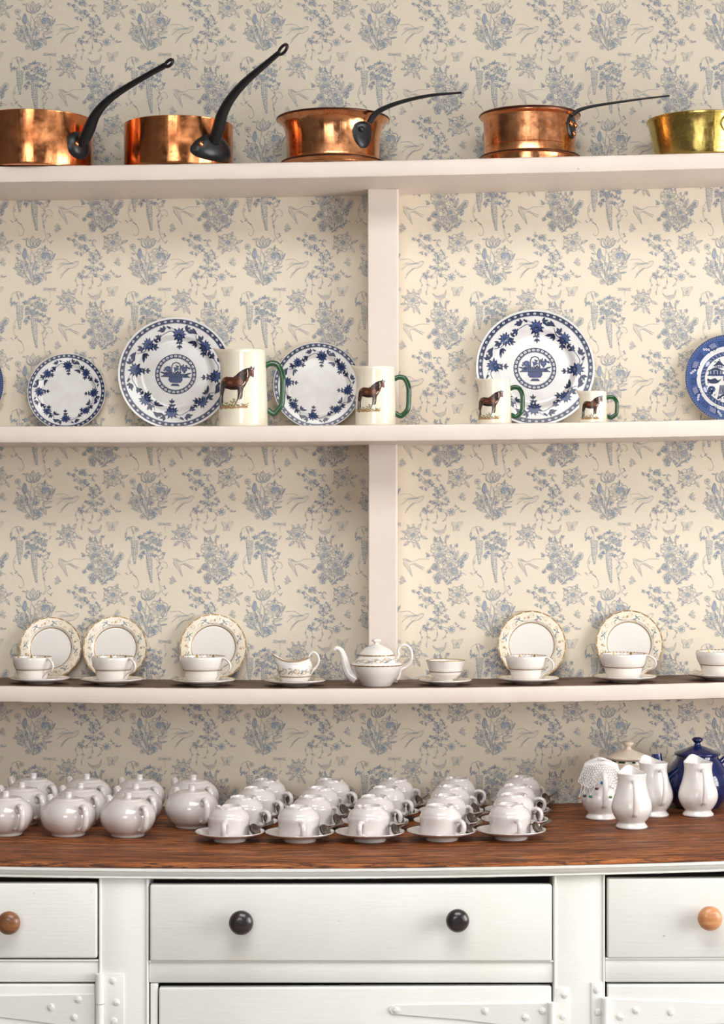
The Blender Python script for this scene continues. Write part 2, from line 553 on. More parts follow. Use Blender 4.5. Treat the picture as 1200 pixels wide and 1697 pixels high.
    for i in range(6): a.arc(1078, 262 + i * 4, 26 + i * 9, 16 + i * 8, -2.7 + .3 * i, .4, 4, D1, 1)
    blossom(810, 172, 30, 6); a.ell(880, 245, 22, 55, .1, M1, 0); a.leaf_line(885, 300, R(-92), 115, 44, 5, D1, 1)
    peony(850, 372, 62); blossom(1020, 490, 52, 7); spray([(1010, 470), (1040, 500), (1000, 505), (1030, 520)], 22, 12, 4)
    blossom(912, 530, 26, 6)
    for s_ in ([(970, 570), (945, 480), (935, 380), (950, 190)], [(970, 570), (985, 450), (1010, 350)], [(970, 570), (920, 500), (865, 420)], [(970, 570), (930, 430), (885, 300)], [(960, 555), (905, 480), (830, 410)], [(975, 560), (960, 430), (985, 300), (955, 220)], [(905, 400), (900, 330), (815, 200)]):
        a.stroke(s_, 5, D1, 1, smooth=4)
    leaves([(900, 490, 215, 115, 46), (870, 470, 200, 80, 22), (960, 420, -70, 110, 40), (1060, 400, -15, 110, 36), (1070, 410, 75, 110, 40), (1090, 440, -8, 70, 20), (1110, 360, -70, 95, 30), (1160, 300, -60, 70, 20), (800, 385, 165, 40, 26), (820, 320, 240, 50, 24), (935, 320, -110, 70, 30), (940, 500, -80, 100, 34), (1000, 420, -60, 60, 30), (985, 560, -30, 60, 20), (835, 250, 200, 40, 14), (1080, 215, -80, 60, 16)], L1)
    spray([(900, 350), (920, 420), (950, 350), (970, 470), (880, 440), (1000, 390), (1050, 450)], 30, 12, 3)
    # 6 dragonfly
    a.stroke([(1135, 595), (1138, 640), (1143, 692)], 6, M1, 1, w1=3)
    for an in (-8, 12, 172, 190):
        a.leaf_line(1136, 606, R(an), 70, 20, 3.5, M1, 1, True)
    # 7 second peony
    peony(150, 715, 78)
    leaves([(235, 725, 28, 75, 34), (185, 790, 60, 80, 30), (115, 780, 140, 75, 34), (160, 790, 88, 60, 26), (90, 700, 205, 60, 28), (120, 660, 240, 60, 26), (200, 660, -60, 70, 36), (160, 650, -95, 50, 30), (80, 750, 170, 55, 24)], L1)
    # 8 bird with crescent wings
    a.poly(spl([(352, 645), (395, 680), (430, 668), (470, 660), (492, 612), (486, 668), (455, 695), (432, 720), (410, 695), (375, 684)], 3), L1, 0)
    a.stroke([(352, 645), (395, 680), (430, 668), (470, 660), (492, 612)], 5, M1, 1, smooth=3)
    a.stroke([(352, 645), (385, 690), (432, 712), (478, 680), (492, 612)], 4, M1, 1, smooth=3)
    for i in range(12):
        a.stroke([(375 + i * 9, 672 - (i - 6) ** 2 * .2), (385 + i * 8, 700 - (i - 6) ** 2 * .6)], 4, M1, 1)
    # 9 butterfly
    for (an, ln, w) in ((-40, 82, 46), (-140, 70, 44), (60, 48, 34), (128, 56, 40)):
        a.leaf_line(600, 632, R(an), ln, w, 4, M1, 1, True, L1)
    a.stroke([(590, 655), (612, 615)], 7, D1, 1)
    # 10 big bouquet
    peony(420, 858, 80); peony(432, 958, 52, core=False); peony(532, 1020, 74); peony(448, 1112, 52, core=False); peony(572, 1092, 40, core=False); peony(382, 1042, 36)
    blossom(540, 890, 44, 6); blossom(400, 1185, 34, 6); blossom(690, 922, 30, 5); blossom(315, 1090, 20, 5); blossom(640, 1020, 30, 6); blossom(385, 1145, 30, 5)
    leaves([(580, 975, -70, 105, 46), (570, 960, -55, 60, 30), (620, 990, -20, 100, 24), (610, 1000, -40, 90, 30), (390, 790, 230, 40, 22), (440, 790, -110, 60, 26), (480, 790, -75, 80, 22), (595, 850, -80, 50, 20), (580, 1150, -20, 80, 24), (540, 1180, -30, 60, 18), (430, 940, 190, 90, 40), (640, 960, -25, 60, 20), (330, 930, 215, 60, 18), (470, 1150, 70, 60, 26), (380, 770, 260, 40, 18)], L1)
    for s_ in ([(525, 1215), (520, 1120), (500, 1000), (470, 900)], [(525, 1215), (560, 1120), (600, 1050), (660, 1000)], [(525, 1215), (470, 1160), (420, 1120)], [(525, 1190), (590, 1160), (650, 1105), (690, 1125)], [(440, 800), (430, 740), (435, 725)], [(490, 810), (490, 750), (512, 728)], [(560, 850), (600, 820)], [(600, 990), (650, 930), (690, 930)]):
        a.stroke(s_, 5, D1, 1, smooth=4)
    spray([(390, 760), (510, 735), (555, 900), (600, 825), (640, 1100), (620, 1140), (600, 1170), (660, 1000), (650, 1040), (420, 1170), (380, 1150), (410, 1200), (320, 1090), (345, 1060), (520, 1140), (500, 1180), (300, 930), (540, 830)], 26, 11, 3)
    a.stroke([(490, 1225), (520, 1200), (550, 1212)], 9, D1, 1); a.stroke([(505, 1222), (545, 1190)], 8, M1, 1)
    # 11 diving swallow
    a.poly(spl([(52, 955), (75, 975), (110, 985), (165, 990), (150, 1015), (115, 1025), (70, 1035)], 3), L1, 0)
    a.stroke([(52, 955), (80, 985), (160, 985), (220, 962), (320, 962)], 5, M1, 1, smooth=4)
    a.stroke([(52, 1000), (85, 1050), (120, 1100), (145, 1140)], 6, M1, 1, smooth=3)
    a.stroke([(145, 1140), (128, 1070), (118, 1025), (165, 1010)], 5, M1, 1, smooth=3)
    a.stroke([(150, 1010), (205, 1040), (252, 1068)], 6, D1, 1); a.stroke([(165, 1002), (215, 1030), (265, 1052)], 5, D1, 1)
    for i in range(7):
        a.stroke([(70 + i * 11, 1000 + i * 17), (96 + i * 7, 1010 + i * 18)], 6, M1, 1)
    for i in range(5):
        a.stroke([(70 + i * 8, 950 + 5 * i), (82 + i * 16, 985 + 3 * i)], 4, M1, 1)
    # 12 hanging blossom spikes
    def spike(x0, x1, y0, xt, yt):
        a.poly([(x0, y0), (x1, y0), (lerp(x1, xt, .45) + 6, lerp(y0, yt, .45)), (xt, yt), (lerp(x0, xt, .45) - 6, lerp(y0, yt, .45))], L1, 0)
        n = int((yt - y0) / 15)
        for i in range(n):
            t = i / n
            xl, xr = lerp(x0, xt, t * t) - 8, lerp(x1, xt, t * t) + 8
            k = max(2, int((xr - xl) / 14))
            for j in range(k):
                a.ell(lerp(xl, xr, (j + .5) / k) + r.uniform(-2, 2), lerp(y0, yt, t) + r.uniform(-3, 3), 6.6, 5.2, .5, D1 if r.random() < .75 else M1, 1, 6)
    spike(800, 860, 780, 828, 1025)
    spike(950, 1004, 905, 1004, 1216)
    a.stroke([(748, 705), (754, 655), (795, 636)], 4, D1, 1, smooth=4); a.stroke([(795, 636), (820, 690), (826, 775)], 4, D1, 1, smooth=4)
    a.stroke([(790, 632), (830, 632), (850, 662)], 5, D1, 1, smooth=3)
    leaves([(742, 690, 95, 62, 18), (800, 650, 70, 60, 14), (760, 735, 60, 40, 16), (760, 735, 115, 50, 14), (920, 880, 130, 80, 26), (900, 930, 100, 40, 16)])
    blossom(850, 664, 22, 5); spray([(775, 742), (795, 755)], 28, 12, 3)
    spray([(950, 700), (985, 690), (1025, 705), (1080, 718), (910, 740), (880, 740), (960, 760), (1000, 740), (1045, 760), (1090, 775), (1020, 780), (1060, 815), (1095, 820), (980, 810), (940, 830), (910, 800), (905, 850), (1010, 840), (1050, 860), (1080, 875), (960, 870), (920, 905), (895, 935), (1125, 905), (1010, 920), (1040, 930)], 32, 15, 4)
    for (x, y, q) in ((1020, 770, 34), (960, 845, 30), (910, 810, 28), (1070, 800, 26), (1000, 860, 28)): blossom(x, y, q)
    for t in ([(800, 905), (765, 980), (770, 1050), (800, 1100), (855, 1160), (872, 1215), (858, 1250), (830, 1255), (818, 1232)], [(1060, 920), (1085, 1000), (1062, 1070), (1078, 1150), (1085, 1230), (1110, 1300), (1150, 1330)], [(1040, 960), (1075, 990), (1105, 1055)], [(860, 750), (900, 725), (960, 700), (1020, 690)], [(1110, 990), (1150, 1000), (1165, 1040), (1145, 1060)], [(1060, 940), (1130, 900)], [(1110, 1290), (1140, 1250), (1100, 1240)]):
        a.stroke(t, 4.2, D1, 1, smooth=4)
    spray([(790, 1100), (830, 1130), (750, 1110), (1065, 1050), (1080, 1110), (1075, 1165), (1105, 1060), (1085, 1000), (1110, 960), (1140, 1250), (1150, 1320), (1085, 1305), (1140, 745), (780, 1000), (1120, 930)], 28, 11, 2)
    return a

def make_wall_back():
    art = wallpaper_tile()
    k = D / F / 6.154
    px0, py0 = 660.0, 770.0                    # photo position of the tile's corner
    x0, z0 = PX(px0, 0), P(0, py0, 0).z
    tri = np.array([[t[0], t[1], t[2]] for t in art.t], float)          # n,3,2
    cols = np.array([t[3] for t in art.t], int)
    lay = np.array([t[4] for t in art.t], float)
    sh = np.random.RandomState(3).permutation(len(tri)) / len(tri)      # no two overlapping pieces of print lie in one plane
    n = len(tri)
    V, C = [], []
    for i in range(-7, 5):
        for j in range(-5, 5):
            X = (tri[:, :, 0] + i * TW) * k + x0
            Z = z0 - (tri[:, :, 1] + j * TH) * k
            Y = np.repeat((-0.0006 - 0.00030 * lay - 0.00028 * sh)[:, None], 3, 1)
            ok = (Z.max(1) < 2.86) & (Z.min(1) > 0.84) & (X.min(1) > -1.2) & (X.max(1) < 1.2)
            V.append(np.stack([X, Y, Z], 2)[ok]); C.append(cols[ok])
    V = np.concatenate(V).reshape(-1, 3); C = np.concatenate(C)
    nt = len(C)
    base = np.array([(LX, 0, 0), (RX, 0, 0), (RX, 0, CZ), (LX, 0, CZ)], float)
    verts = np.concatenate([base, V])
    me = bpy.data.meshes.new('wall_back')
    me.vertices.add(len(verts)); me.vertices.foreach_set('co', verts.ravel())
    loops = np.arange(len(verts), dtype=np.int32)
    me.loops.add(len(loops)); me.loops.foreach_set('vertex_index', loops)
    starts = np.concatenate([[0], 4 + 3 * np.arange(nt)]).astype(np.int32)
    me.polygons.add(nt + 1); me.polygons.foreach_set('loop_start', starts)
    me.polygons.foreach_set('material_index', np.concatenate([[0], C + 1]).astype(np.int32))
    me.update(calc_edges=True); me.validate()
    w = Mat('cream_linen_wallpaper', srgb(228, 214, 190), 0.75)
    wv = w.noise(500, 2, 0.5, (1, 1, 4)); wn = w.noise(2.2, 3)
    w.color(w.mix(w.ramp(wn, [(0.35, G(0)), (0.7, G(1))]), srgb(228, 217, 198), srgb(224, 212, 192)))
    w.bump(wv, 0.12, 0.0004)
    me.materials.append(w.m)
    for nm, c in (('wallpaper_ink_dark', srgb(138, 151, 170)), ('wallpaper_ink_mid', srgb(166, 174, 184)), ('wallpaper_ink_wash', srgb(219, 209, 191))):
        me.materials.append(Mat(nm, c, 0.75).m)
    o = link('wall_back', me)
    return struct(o, 'cream wallpaper printed with blue flowers and swallows')
make_wall_back()

room_paint = Mat('pale_room_plaster', srgb(190, 186, 182), 0.8).m
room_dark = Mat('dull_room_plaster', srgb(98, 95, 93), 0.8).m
fl = Mat('brown_floorboards', srgb(150, 122, 98), 0.55)
fl.color(fl.ramp(fl.noise(4, 5, 0.6, (8, 0.6, 1)), [(0.3, srgb(120, 108, 98)), (0.7, srgb(158, 146, 134))]))
struct(MB().box(LX - .1, RX + .1, FY - .1, 0.1, -0.1, 0).build('floor', fl.m))
SK = (-0.6, 1.1, -3.0, -1.5)                   # ceiling opening for the added, unseen skylight
struct(MB().box(LX - .1, SK[0], FY - .1, 0.1, CZ, CZ + 0.1).box(SK[1], RX + .1, FY - .1, 0.1, CZ, CZ + 0.1).box(SK[0], SK[1], FY - .1, SK[2], CZ, CZ + 0.1).box(SK[0], SK[1], SK[3], 0.1, CZ, CZ + 0.1).build('ceiling', room_paint))
struct(MB().box(LX - .1, LX, FY, 0, 0, CZ).build('wall_left', room_dark))
def wall_with_holes(name, axis, pos, lo, hi, holes, mat):
    """a wall built round its window openings; holes are (a0, a1, z0, z1)"""
    mb = MB()
    t = 0.1
    def slab(a0, a1, z0, z1):
        if a1 - a0 < 1e-4 or z1 - z0 < 1e-4: return
        if axis == 'x': mb.box(pos, pos + t, a0, a1, z0, z1)
        else: mb.box(a0, a1, pos - t, pos, z0, z1)
    cur = lo
    for (a0, a1, z0, z1) in sorted(holes):
        slab(cur, a0, 0, CZ); slab(a0, a1, 0, z0); slab(a0, a1, z1, CZ)
        cur = a1
    slab(cur, hi, 0, CZ)
    return struct(mb.build(name, mat))
W1 = (-2.5, -0.8, 0.7, 2.2); W2 = (-4.4, -3.5, 0.7, 2.2); W3 = (-1.65, -0.15, 1.2, 2.7)  # right-hand window, then two unseen ones added for their light
wall_with_holes('wall_right', 'x', RX, FY, 0, [W1, W2], room_paint)
wall_with_holes('wall_front', 'y', FY, LX, RX, [W3], room_dark)
def window(name, axis, pos, h, nx, nz):
    mb = MB()
    a0, a1, z0, z1 = h
    def bar(p0, p1, q0, q1):
        if axis == 'x': mb.box(pos, pos + .04, p0, p1, q0, q1, .004)
        else: mb.box(p0, p1, pos - .04, pos, q0, q1, .004)
    w = .05
    bar(a0, a0 + w, z0, z1); bar(a1 - w, a1, z0, z1); bar(a0, a1, z0, z0 + w); bar(a0, a1, z1 - w, z1)
    for i in range(1, nx): bar(lerp(a0, a1, i / nx) - .018, lerp(a0, a1, i / nx) + .018, z0, z1)
    for i in range(1, nz): bar(a0, a1, lerp(z0, z1, i / nz) - .018, lerp(z0, z1, i / nz) + .018)
    return struct(mb.build(name, M['paint_cab']))
sk_ = MB()
for i in range(4):
    xx = lerp(SK[0], SK[1], i / 3); sk_.box(xx - .02, xx + .02, SK[2], SK[3], CZ, CZ + .04, .003)
struct(sk_.build('added_skylight', M['paint_cab']))  # bars of the skylight added for top light
window('window_1', 'x', RX, W1, 3, 4)
window('added_window_2', 'x', RX, W2, 2, 4)  # unseen, added to stripe the copper reflections
window('added_window_3', 'y', FY, W3, 3, 4)  # unseen, added to go with the frontal fill

# ------------------------------------------------------------------ shelves (old boards that bow a little)
def quad_z(pys, y):
    xs = [PX(p, y) for p in (0, 600, 1200)]
    zs = [P(0, q, y).z for q in pys]
    c = np.polyfit(xs, zs, 2)
    # beyond the picture the board runs on straight
    def f(x):
        xc = max(-0.78, min(0.78, x))
        return float(np.polyval(c, xc) + (2 * c[0] * xc + c[1]) * (x - xc))
    return f
SD = -0.22                                        # shelf front
Z1 = quad_z((275, 266, 252), SD)
Z2 = quad_z((706, 704, 695), SD)
Z3 = quad_z((1137, 1141, 1131), SD)
CDY = -0.70                                       # worktop front
Z4 = quad_z((1428, 1431, 1419), CDY)
XS = [(-1.15 + 2.3 * i / 184) for i in range(185)]
def shelf(zf, th, label, seed, top_mat):
    b = 0.0025
    sec = [(-0.0005, 0), (SD + 2 * b, 0), (SD + b * .6, -b * .5), (SD, -2 * b), (SD, -th + 2 * b), (SD + b * .6, -th + b * .5), (SD + 2 * b, -th), (-0.0005, -th)]
    mis = [1, 0, 0, 0, 0, 0, 0, 0]
    o = MB().extrude_x(sec, XS, zf, 0, 0.00035, mis, True, seed).build('shelf_board', [M['paint_shelf'], top_mat], None, 30)
    return tag(o, label, 'shelf', 'white wall shelves')
shelf(Z1, 0.0325, 'topmost cream painted shelf carrying the copper pans', 3, M['paint_shelf'])
shelf(Z2, 0.0330, 'middle cream painted shelf carrying blue plates and horse jugs', 4, M['paint_shelf'])
shelf(Z3, 0.0315, 'lowest painted shelf with bare wooden top holding the tea set', 5, M['wood_shelf'])
# upright posts between the shelves
def post(px0, px1, zt, zb, label):
    y = -0.075
    x0, x1 = PX(px0, y), PX(px1, y)
    mb = MB()
    c = 0.004
    sec = [(x0, -0.001), (x0, y + c * .4), (x0 + c * .4, y), (x1 - c, y), (x1, y + c), (x1, -0.001)]
    n = 30
    r2 = random.Random(int(px0))
    vs, fs = [], []
    for i in range(n + 1):
        z = lerp(zb, zt, i / n)
        for (sx, sy) in sec:
            vs.append((sx + r2.uniform(-.0003, .0003), sy, z))
    m = len(sec)
    for i in range(n):
        for k in range(m):
            fs.append((i * m + k, i * m + (k + 1) % m, (i + 1) * m + (k + 1) % m, (i + 1) * m + k))
    fs += [tuple(range(m)), tuple(n * m + k for k in range(m))]
    o = mb.add(vs, fs).build('shelf_post', M['paint_shelf'], None, 25)
    return tag(o, label, 'post', 'white shelf posts')
xp = PX(635, -.07)
post(609.5, 661, Z1(xp) - 0.0325, Z2(xp), 'cream painted upright post joining the top and middle shelves')
post(610.5, 659, Z2(xp) - 0.0330, Z3(xp), 'cream painted upright post between middle shelf and tea set shelf')

# ------------------------------------------------------------------ worktop
wt = empty('worktop', (0, CDY, 0.9))
tag(wt, 'dark varnished wooden worktop along the top of the white cabinet', 'worktop')
edges = [-0.0005, -0.17, -0.335, -0.50, -0.70]
TT = 0.008
for i in range(4):
    y1, y0 = edges[i] - (0.0006 if i else 0), edges[i + 1] + (0.0006 if i < 3 else 0)
    bv = 0.0012
    fr = 0.004 if i == 3 else bv
    sec = [(y1, -TT), (y1, -bv), (y1 - bv, 0), (y0 + fr, 0), (y0 + fr * .3, -fr * .3), (y0, -fr), (y0, -TT)]
    o = MB().extrude_x([(a - CDY, b - 0.9) for a, b in sec], XS[::2], Z4, 0, 0.00015, None, True, 10 + i).build('plank', M['worktop'], wt, 25)

# ------------------------------------------------------------------ cabinet below
CY = -0.685                                        # face of stiles and rails
cabo = (0, CY, 0)
cab = empty('dresser_cabinet', cabo)
tag(cab, 'long off-white painted dresser base with drawers and strap-hinged cupboard doors', 'cabinet')
def cb(mb, name, mat, parent=None, angle=38):
    for i, v in enumerate(mb.v):
        mb.v[i] = (v[0], v[1] - CY, v[2])
    return mb.build(name, mat, parent or cab, angle)
cx = lambda px: PX(px, CY)
cz = lambda py: P(0, py, CY).z
xl, xr = -1.15, 1.15
cb(MB().box(xl, xr, -0.60, -0.002, 0.0, cz(1462), 0), 'carcass', M['gap_shade'])
# moulding under the worktop (cove and bead), following the worktop
zm = lambda x: Z4(x) - TT - 0.0002
h = 0.0195
sec = [(-0.60, 0), (CDY + .002, 0), (CDY, -.002), (CDY, -.0055), (CDY + .003, -.0068), (CDY + .0035, -.010), (CDY + .006, -.0132), (CDY + .0095, -.0150), (CDY + .0065, -.0162), (CDY + .0055, -.0178), (CDY + .0075, -.0195), (-0.60, -.0195)]
cb(MB().extrude_x(sec, XS, zm, 0, 0.0002, None, True, 31), 'moulding', M['paint_cab'], None, 35)
mz = lambda px: zm(cx(px)) - h                     # underside of the moulding
def beadbox(name, px0, px1, py0, py1, y0, y1, bev=0.002, mat=None):
    return cb(MB().box(cx(px0), cx(px1), y0, y1, cz(py1), cz(py0), bev), name, mat or M['paint_cab'])
bot = P(0, HZ, CY).z - 1.38                        # bottom of frame, near the floor
for (a, b) in ((163.5, 246.5), (917, 1003)):
    mb = MB().box(cx(a), cx(b), CY, -0.6, 0.06, mz((a + b) / 2) + .002, 0.003)
    cb(mb, 'stile', M['paint_cab'])
    for q, s_ in ((a, 1), (b, -1)):                # bead along each edge
        mb = MB().tube([(cx(q) + s_ * .0028, CY - .0005, 0.065), (cx(q) + s_ * .0028, CY - .0005, mz(q) - .001)], 0.0022, 8)
        cb(mb, 'bead', M['paint_cab'])
for (a, b, py0, py1) in ((-560, 163, 1593, 1628), (247, 916.5, 1594.5, 1629), (1003.5, 1800, 1590, 1628)):
    cb(MB().box(cx(a), cx(b), CY + .001, -0.6, cz(py1), cz(py0), .002), 'rail', M['paint_cab'])
    cb(MB().tube([(cx(a), CY + .0005, cz(py0) + .0012), (cx(b), CY + .0005, cz(py0) + .0012)], .0020, 8), 'bead', M['paint_cab'])
    cb(MB().box(cx(a), cx(b), CY + .001, -0.6, 0.0, 0.09, .002), 'plinth', M['paint_cab'])
# drawers
def drawer(px0, px1, py0, py1, knobs, dy=0.0, tilt=0.0):
    x0, x1, z0, z1 = cx(px0), cx(px1), cz(py1), cz(py0)
    mb = MB()
    bm = bmesh.new(); bm.free()
    mb.box(x0, x1, CY - .004 + dy, CY + .018 + dy, z0, z1, 0.0035, 3)
    c = Vector(((x0 + x1) / 2, 0, (z0 + z1) / 2))
    for i, v in enumerate(mb.v):
        mb.v[i] = (v[0], v[1], v[2] + (v[0] - c.x) * tilt)
    dr = cb(mb, 'drawer', M['paint_cab'])
    for (kx, ky, rr, mat, lab) in knobs:
        q = P(kx, ky, CY - .03)
        k = rr / S(CY - .03)
        prof = spl([(0.0105, 0.0), (0.0095, 0.006), (0.0100, 0.011), (k * .86, 0.0165), (k, 0.0235), (k * .90, 0.031), (k * .55, 0.0365), (0.0001, 0.038)], 5)
        mt = Matrix.Translation((q.x, -.004 + dy, q.z)) @ Matrix.Rotation(R(90), 4, 'X')
        kn = MB().lathe(prof, 28, 0, mt).build('knob', mat, dr)
        kn['label'] = lab
    return dr
drawer(-500, 161.5, 1463.5, 1587.5, [(14, 1530, 19.5, M['knob_brown'], 'worn brown wooden knob'), (-300, 1530, 19.5, M['knob_brown'], 'worn brown wooden knob')], 0.0)
drawer(249, 914.5, 1465.5, 1592.5, [(399.5, 1529.5, 20.5, M['knob_dark'], 'black wooden knob'), (758.5, 1526, 19.5, M['knob_dark'], 'black wooden knob')], -0.001)
drawer(1006.5, 1660, 1454.5, 1586.5, [(1177, 1522.5, 20.5, M['knob_pale'], 'pale wooden knob'), (1490, 1520, 20.5, M['knob_pale'], 'pale wooden knob')], 0.0, 0.004)
# doors
def door(px0, px1, py0, tilt=0.0):
    mb = MB().box(cx(px0), cx(px1), CY - .002, CY + .02, 0.095, cz(py0), 0.003, 3)
    for i, v in enumerate(mb.v):
        if v[2] > .3: mb.v[i] = (v[0], v[1], v[2] + (v[0] - cx(px0)) * tilt)
    return cb(mb, 'door', M['paint_cab'])
door(-500, 158, 1632.5, 0.002)
door(263.5, 914, 1637, 0.004)
door(1007, 1660, 1632, 0.002)
# inner lining strip beside the middle door
cb(MB().box(cx(249), cx(261), CY + .002, CY + .03, 0.09, cz(1630), .002), 'door_stop', M['paint_cab'])
def slot_screw(mb, px, py, y, r=.0058, ang=0.5):
    q = P(px, py, y)
    mt = Matrix.Translation((q.x, y, q.z)) @ Matrix.Rotation(R(90), 4, 'X')
    mb.lathe([(r, 0), (r, .0012), (r * .7, .0022), (0.0001, .0025)], 14, 0, mt)
    b = Matrix.Translation((q.x, y - .0022, q.z)) @ Matrix.Rotation(ang, 4, 'Y')
    mb.box(-r * .95, r * .95, -.0004, .0004, -.0007, .0007, 0, 1, 1, b)
def hinge(kx, leaf, strap, y0, screws, label):
    """kx: knuckle px; leaf: (px0, px1, py0) on the stile; strap: polygon (px, py) on the door"""
    yk = CY - .006
    z0 = 0.62
    h_ = cb(MB().tube([(cx(kx), yk, cz(y0)), (cx(kx), yk, cz(y0 + 49))], .0075, 14), 'hinge', M['paint_cab'])
    h_['label'] = label
    k2 = MB().tube([(cx(kx), yk, cz(y0 + 50.5)), (cx(kx), yk, cz(y0 + 110))], .0075, 14)
    k2.v = [(a, b - CY, c) for a, b, c in k2.v]; k2.build('knuckle', M['paint_cab'], h_)
    lf = MB().box(cx(leaf[0]), cx(leaf[1]), CY - .0028, CY, cz(leaf[2] + 110), cz(leaf[2]), .0008)
    lf.v = [(a, b - CY, c) for a, b, c in lf.v]; lf.build('hinge_leaf', M['paint_cab'], h_)
    if strap:
        yd = CY - .002
        st = MB()
        n = len(strap)
        vs = [(cx(a), yd - .0028, cz(b)) for a, b in strap] + [(cx(a), yd + .0005, cz(b)) for a, b in strap]
        fs = [tuple(range(n)), tuple(range(2 * n - 1, n - 1, -1))] + [(i, (i + 1) % n, n + (i + 1) % n, n + i) for i in range(n)]
        st.add(vs, fs)
        st.v = [(a, b - CY, c) for a, b, c in st.v]; st.build('hinge_strap', M['paint_cab'], h_)
    for (a, b, on) in screws:
        sc = MB(); slot_screw(sc, a, b, CY - (.0028 if on == 'leaf' else .0048), .0058, rnd.uniform(0, 3))
        sc.v = [(p, q - CY, r_) for p, q, r_ in sc.v]
        sc.build('screw', [M['paint_cab'], M['paint_cab']], h_)
hinge(166, (172, 205.5, 1613), [(158, 1647), (-60, 1651), (-60, 1676), (158, 1704)], 1612.5, [(187, 1625, 'leaf'), (193, 1661, 'leaf'), (189, 1692, 'leaf'), (130, 1656.5, 'door'), (84.5, 1669, 'door'), (123, 1686, 'door')], 'white painted strap hinge on the left cupboard door')
hinge(914, (921, 943, 1637), [(911, 1662), (780, 1663.5), (657, 1665), (648, 1667), (645, 1672), (649, 1679), (760, 1688), (911, 1706)], 1660, [(936, 1648.5, 'leaf'), (932, 1683, 'leaf'), (657, 1674, 'door'), (804, 1675, 'door'), (871, 1686, 'door'), (899, 1675, 'door')], 'white painted strap hinge on the middle cupboard door')
hinge(1003, (980, 999, 1627.5), [(1008, 1655), (1200, 1662), (1300, 1668), (1300, 1690), (1008, 1704)], 1652, [(989, 1640, 'leaf'), (991, 1677, 'leaf'), (1028, 1685, 'door'), (1054, 1674, 'door'), (1112, 1677, 'door')], 'white painted strap hinge on the right cupboard door')

# ================================================================== TOP SHELF: PANS
def rivet_at(mb, c, n, r=.006):
    n = Vector(n).normalized()
    mt = Matrix.Translation(c) @ n.to_track_quat('Z', 'Y').to_matrix().to_4x4()
    mb.lathe([(r, 0), (r * .85, r * .35), (r * .4, r * .6), (0.0001, r * .65)], 10, 0, mt)
def pan(name, label, pxc, yc, prof, inner, bmat, handle, rims=()):
    """prof: outer (r, z) from the base up; handle(pan, root) adds the rest"""
    x = PX(pxc, yc)
    root = empty(name, (x, yc, Z1(x) + .0004))
    tag(root, label, 'saucepan', 'metal pans on the top shelf')
    p = [(0.0001, 0.0)] + prof + inner
    MB().lathe(p, 72).build('pan_body', [bmat], root, 45)
    for (r, z, w) in rims:
        MB().tube([(r * math.cos(2 * PI * i / 72), r * math.sin(2 * PI * i / 72), z) for i in range(73)], w, 8, 0, 1, None, False).build('rolled_edge', M['copper_rim'], root)
    handle(root, x, yc)
    return root
def iron_handle(pts_px, y_a, y_b, radii, flat, loop, plate, rivets, rivet_mat):
    """pts_px: photo polyline of the bar from bracket to tip; depth runs from y_a to y_b"""
    def go(root, x, yc):
        o = Vector(root.location)
        L = [0]
        for i in range(1, len(pts_px)):
            L.append(L[-1] + math.dist(pts_px[i], pts_px[i - 1]))
        pts = [P(p[0], p[1], lerp(y_a, y_b, l / L[-1])) - o for p, l in zip(pts_px, L)]
        n = 8
        path = spl(pts, n)
        rr = [float(np.interp(i / (len(path) - 1), np.linspace(0, 1, len(radii)), radii)) for i in range(len(path))]
        hb = MB().tube(path, rr, 14, 0, flat, (0, 0, 1))
        if loop:                                     # closed eye at the tip
            e = Vector(path[-1]); t = (Vector(path[-1]) - Vector(path[-4])).normalized()
            la, lb, lr = loop
            sd = t.cross(Vector((0, -1, 0.35)).normalized()).normalized()
            ring = [e + t * (la + math.cos(2 * PI * k / 24) * la) + sd * math.sin(2 * PI * k / 24) * lb for k in range(25)]
            hb.tube(ring, lr, 8, 0, 1.0, None, False)
        hd = hb.build('handle', M['iron'], root, 50)
        # bracket riveted on the pan wall, bent to its curve
        pb = MB()
        plate(pb, root)
        pb.build('bracket', M['iron'], hd, 50)
        for (rp, nn) in rivets(root):
            rb = MB(); rivet_at(rb, rp, nn)
            rb.build('rivet', rivet_mat, hd)
    return go
def curved_plate(rp, a_c, z_c, half_w, half_h, thick, power=2.4, skew=0.0):
    """rounded plate on a cylinder of radius rp(z): centre angle a_c, height z_c"""
    def f(pb, root):
        nr, na = 7, 36
        vs, fs = [], []
        for i in range(nr + 1):
            t = i / nr
            for k in range(na):
                a = 2 * PI * k / na
                ca, sa = math.cos(a), math.sin(a)
                s_ = t / ((abs(ca) ** power + abs(sa) ** power) ** (1 / power))
                w = half_w * (1 + skew * sa)
                u, z = ca * s_ * w, sa * s_ * half_h
                r = rp(z_c + z) + thick * math.sqrt(max(0, 1 - t ** 3)) + .0003
                an = a_c + u / r
                vs.append((r * math.cos(an), r * math.sin(an), z_c + z))
        for i in range(nr):
            for k in range(na):
                k2 = (k + 1) % na
                fs.append((i * na + k, i * na + k2, (i + 1) * na + k2, (i + 1) * na + k))
        fs.append(tuple(range(na)))
        pb.add(vs, fs)
    return f
def straight_pan(r, h, lip=.0012):
    return [(r - .006, 0.0), (r - .0015, .0015), (r, .006), (r, h * .5), (r, h - .003), (r + lip * .3, h - .001), (r - .0008, h)], [(r - .003, h - .0008), (r - .0035, h * .5), (r - .004, .01), (0.0001, .006)]
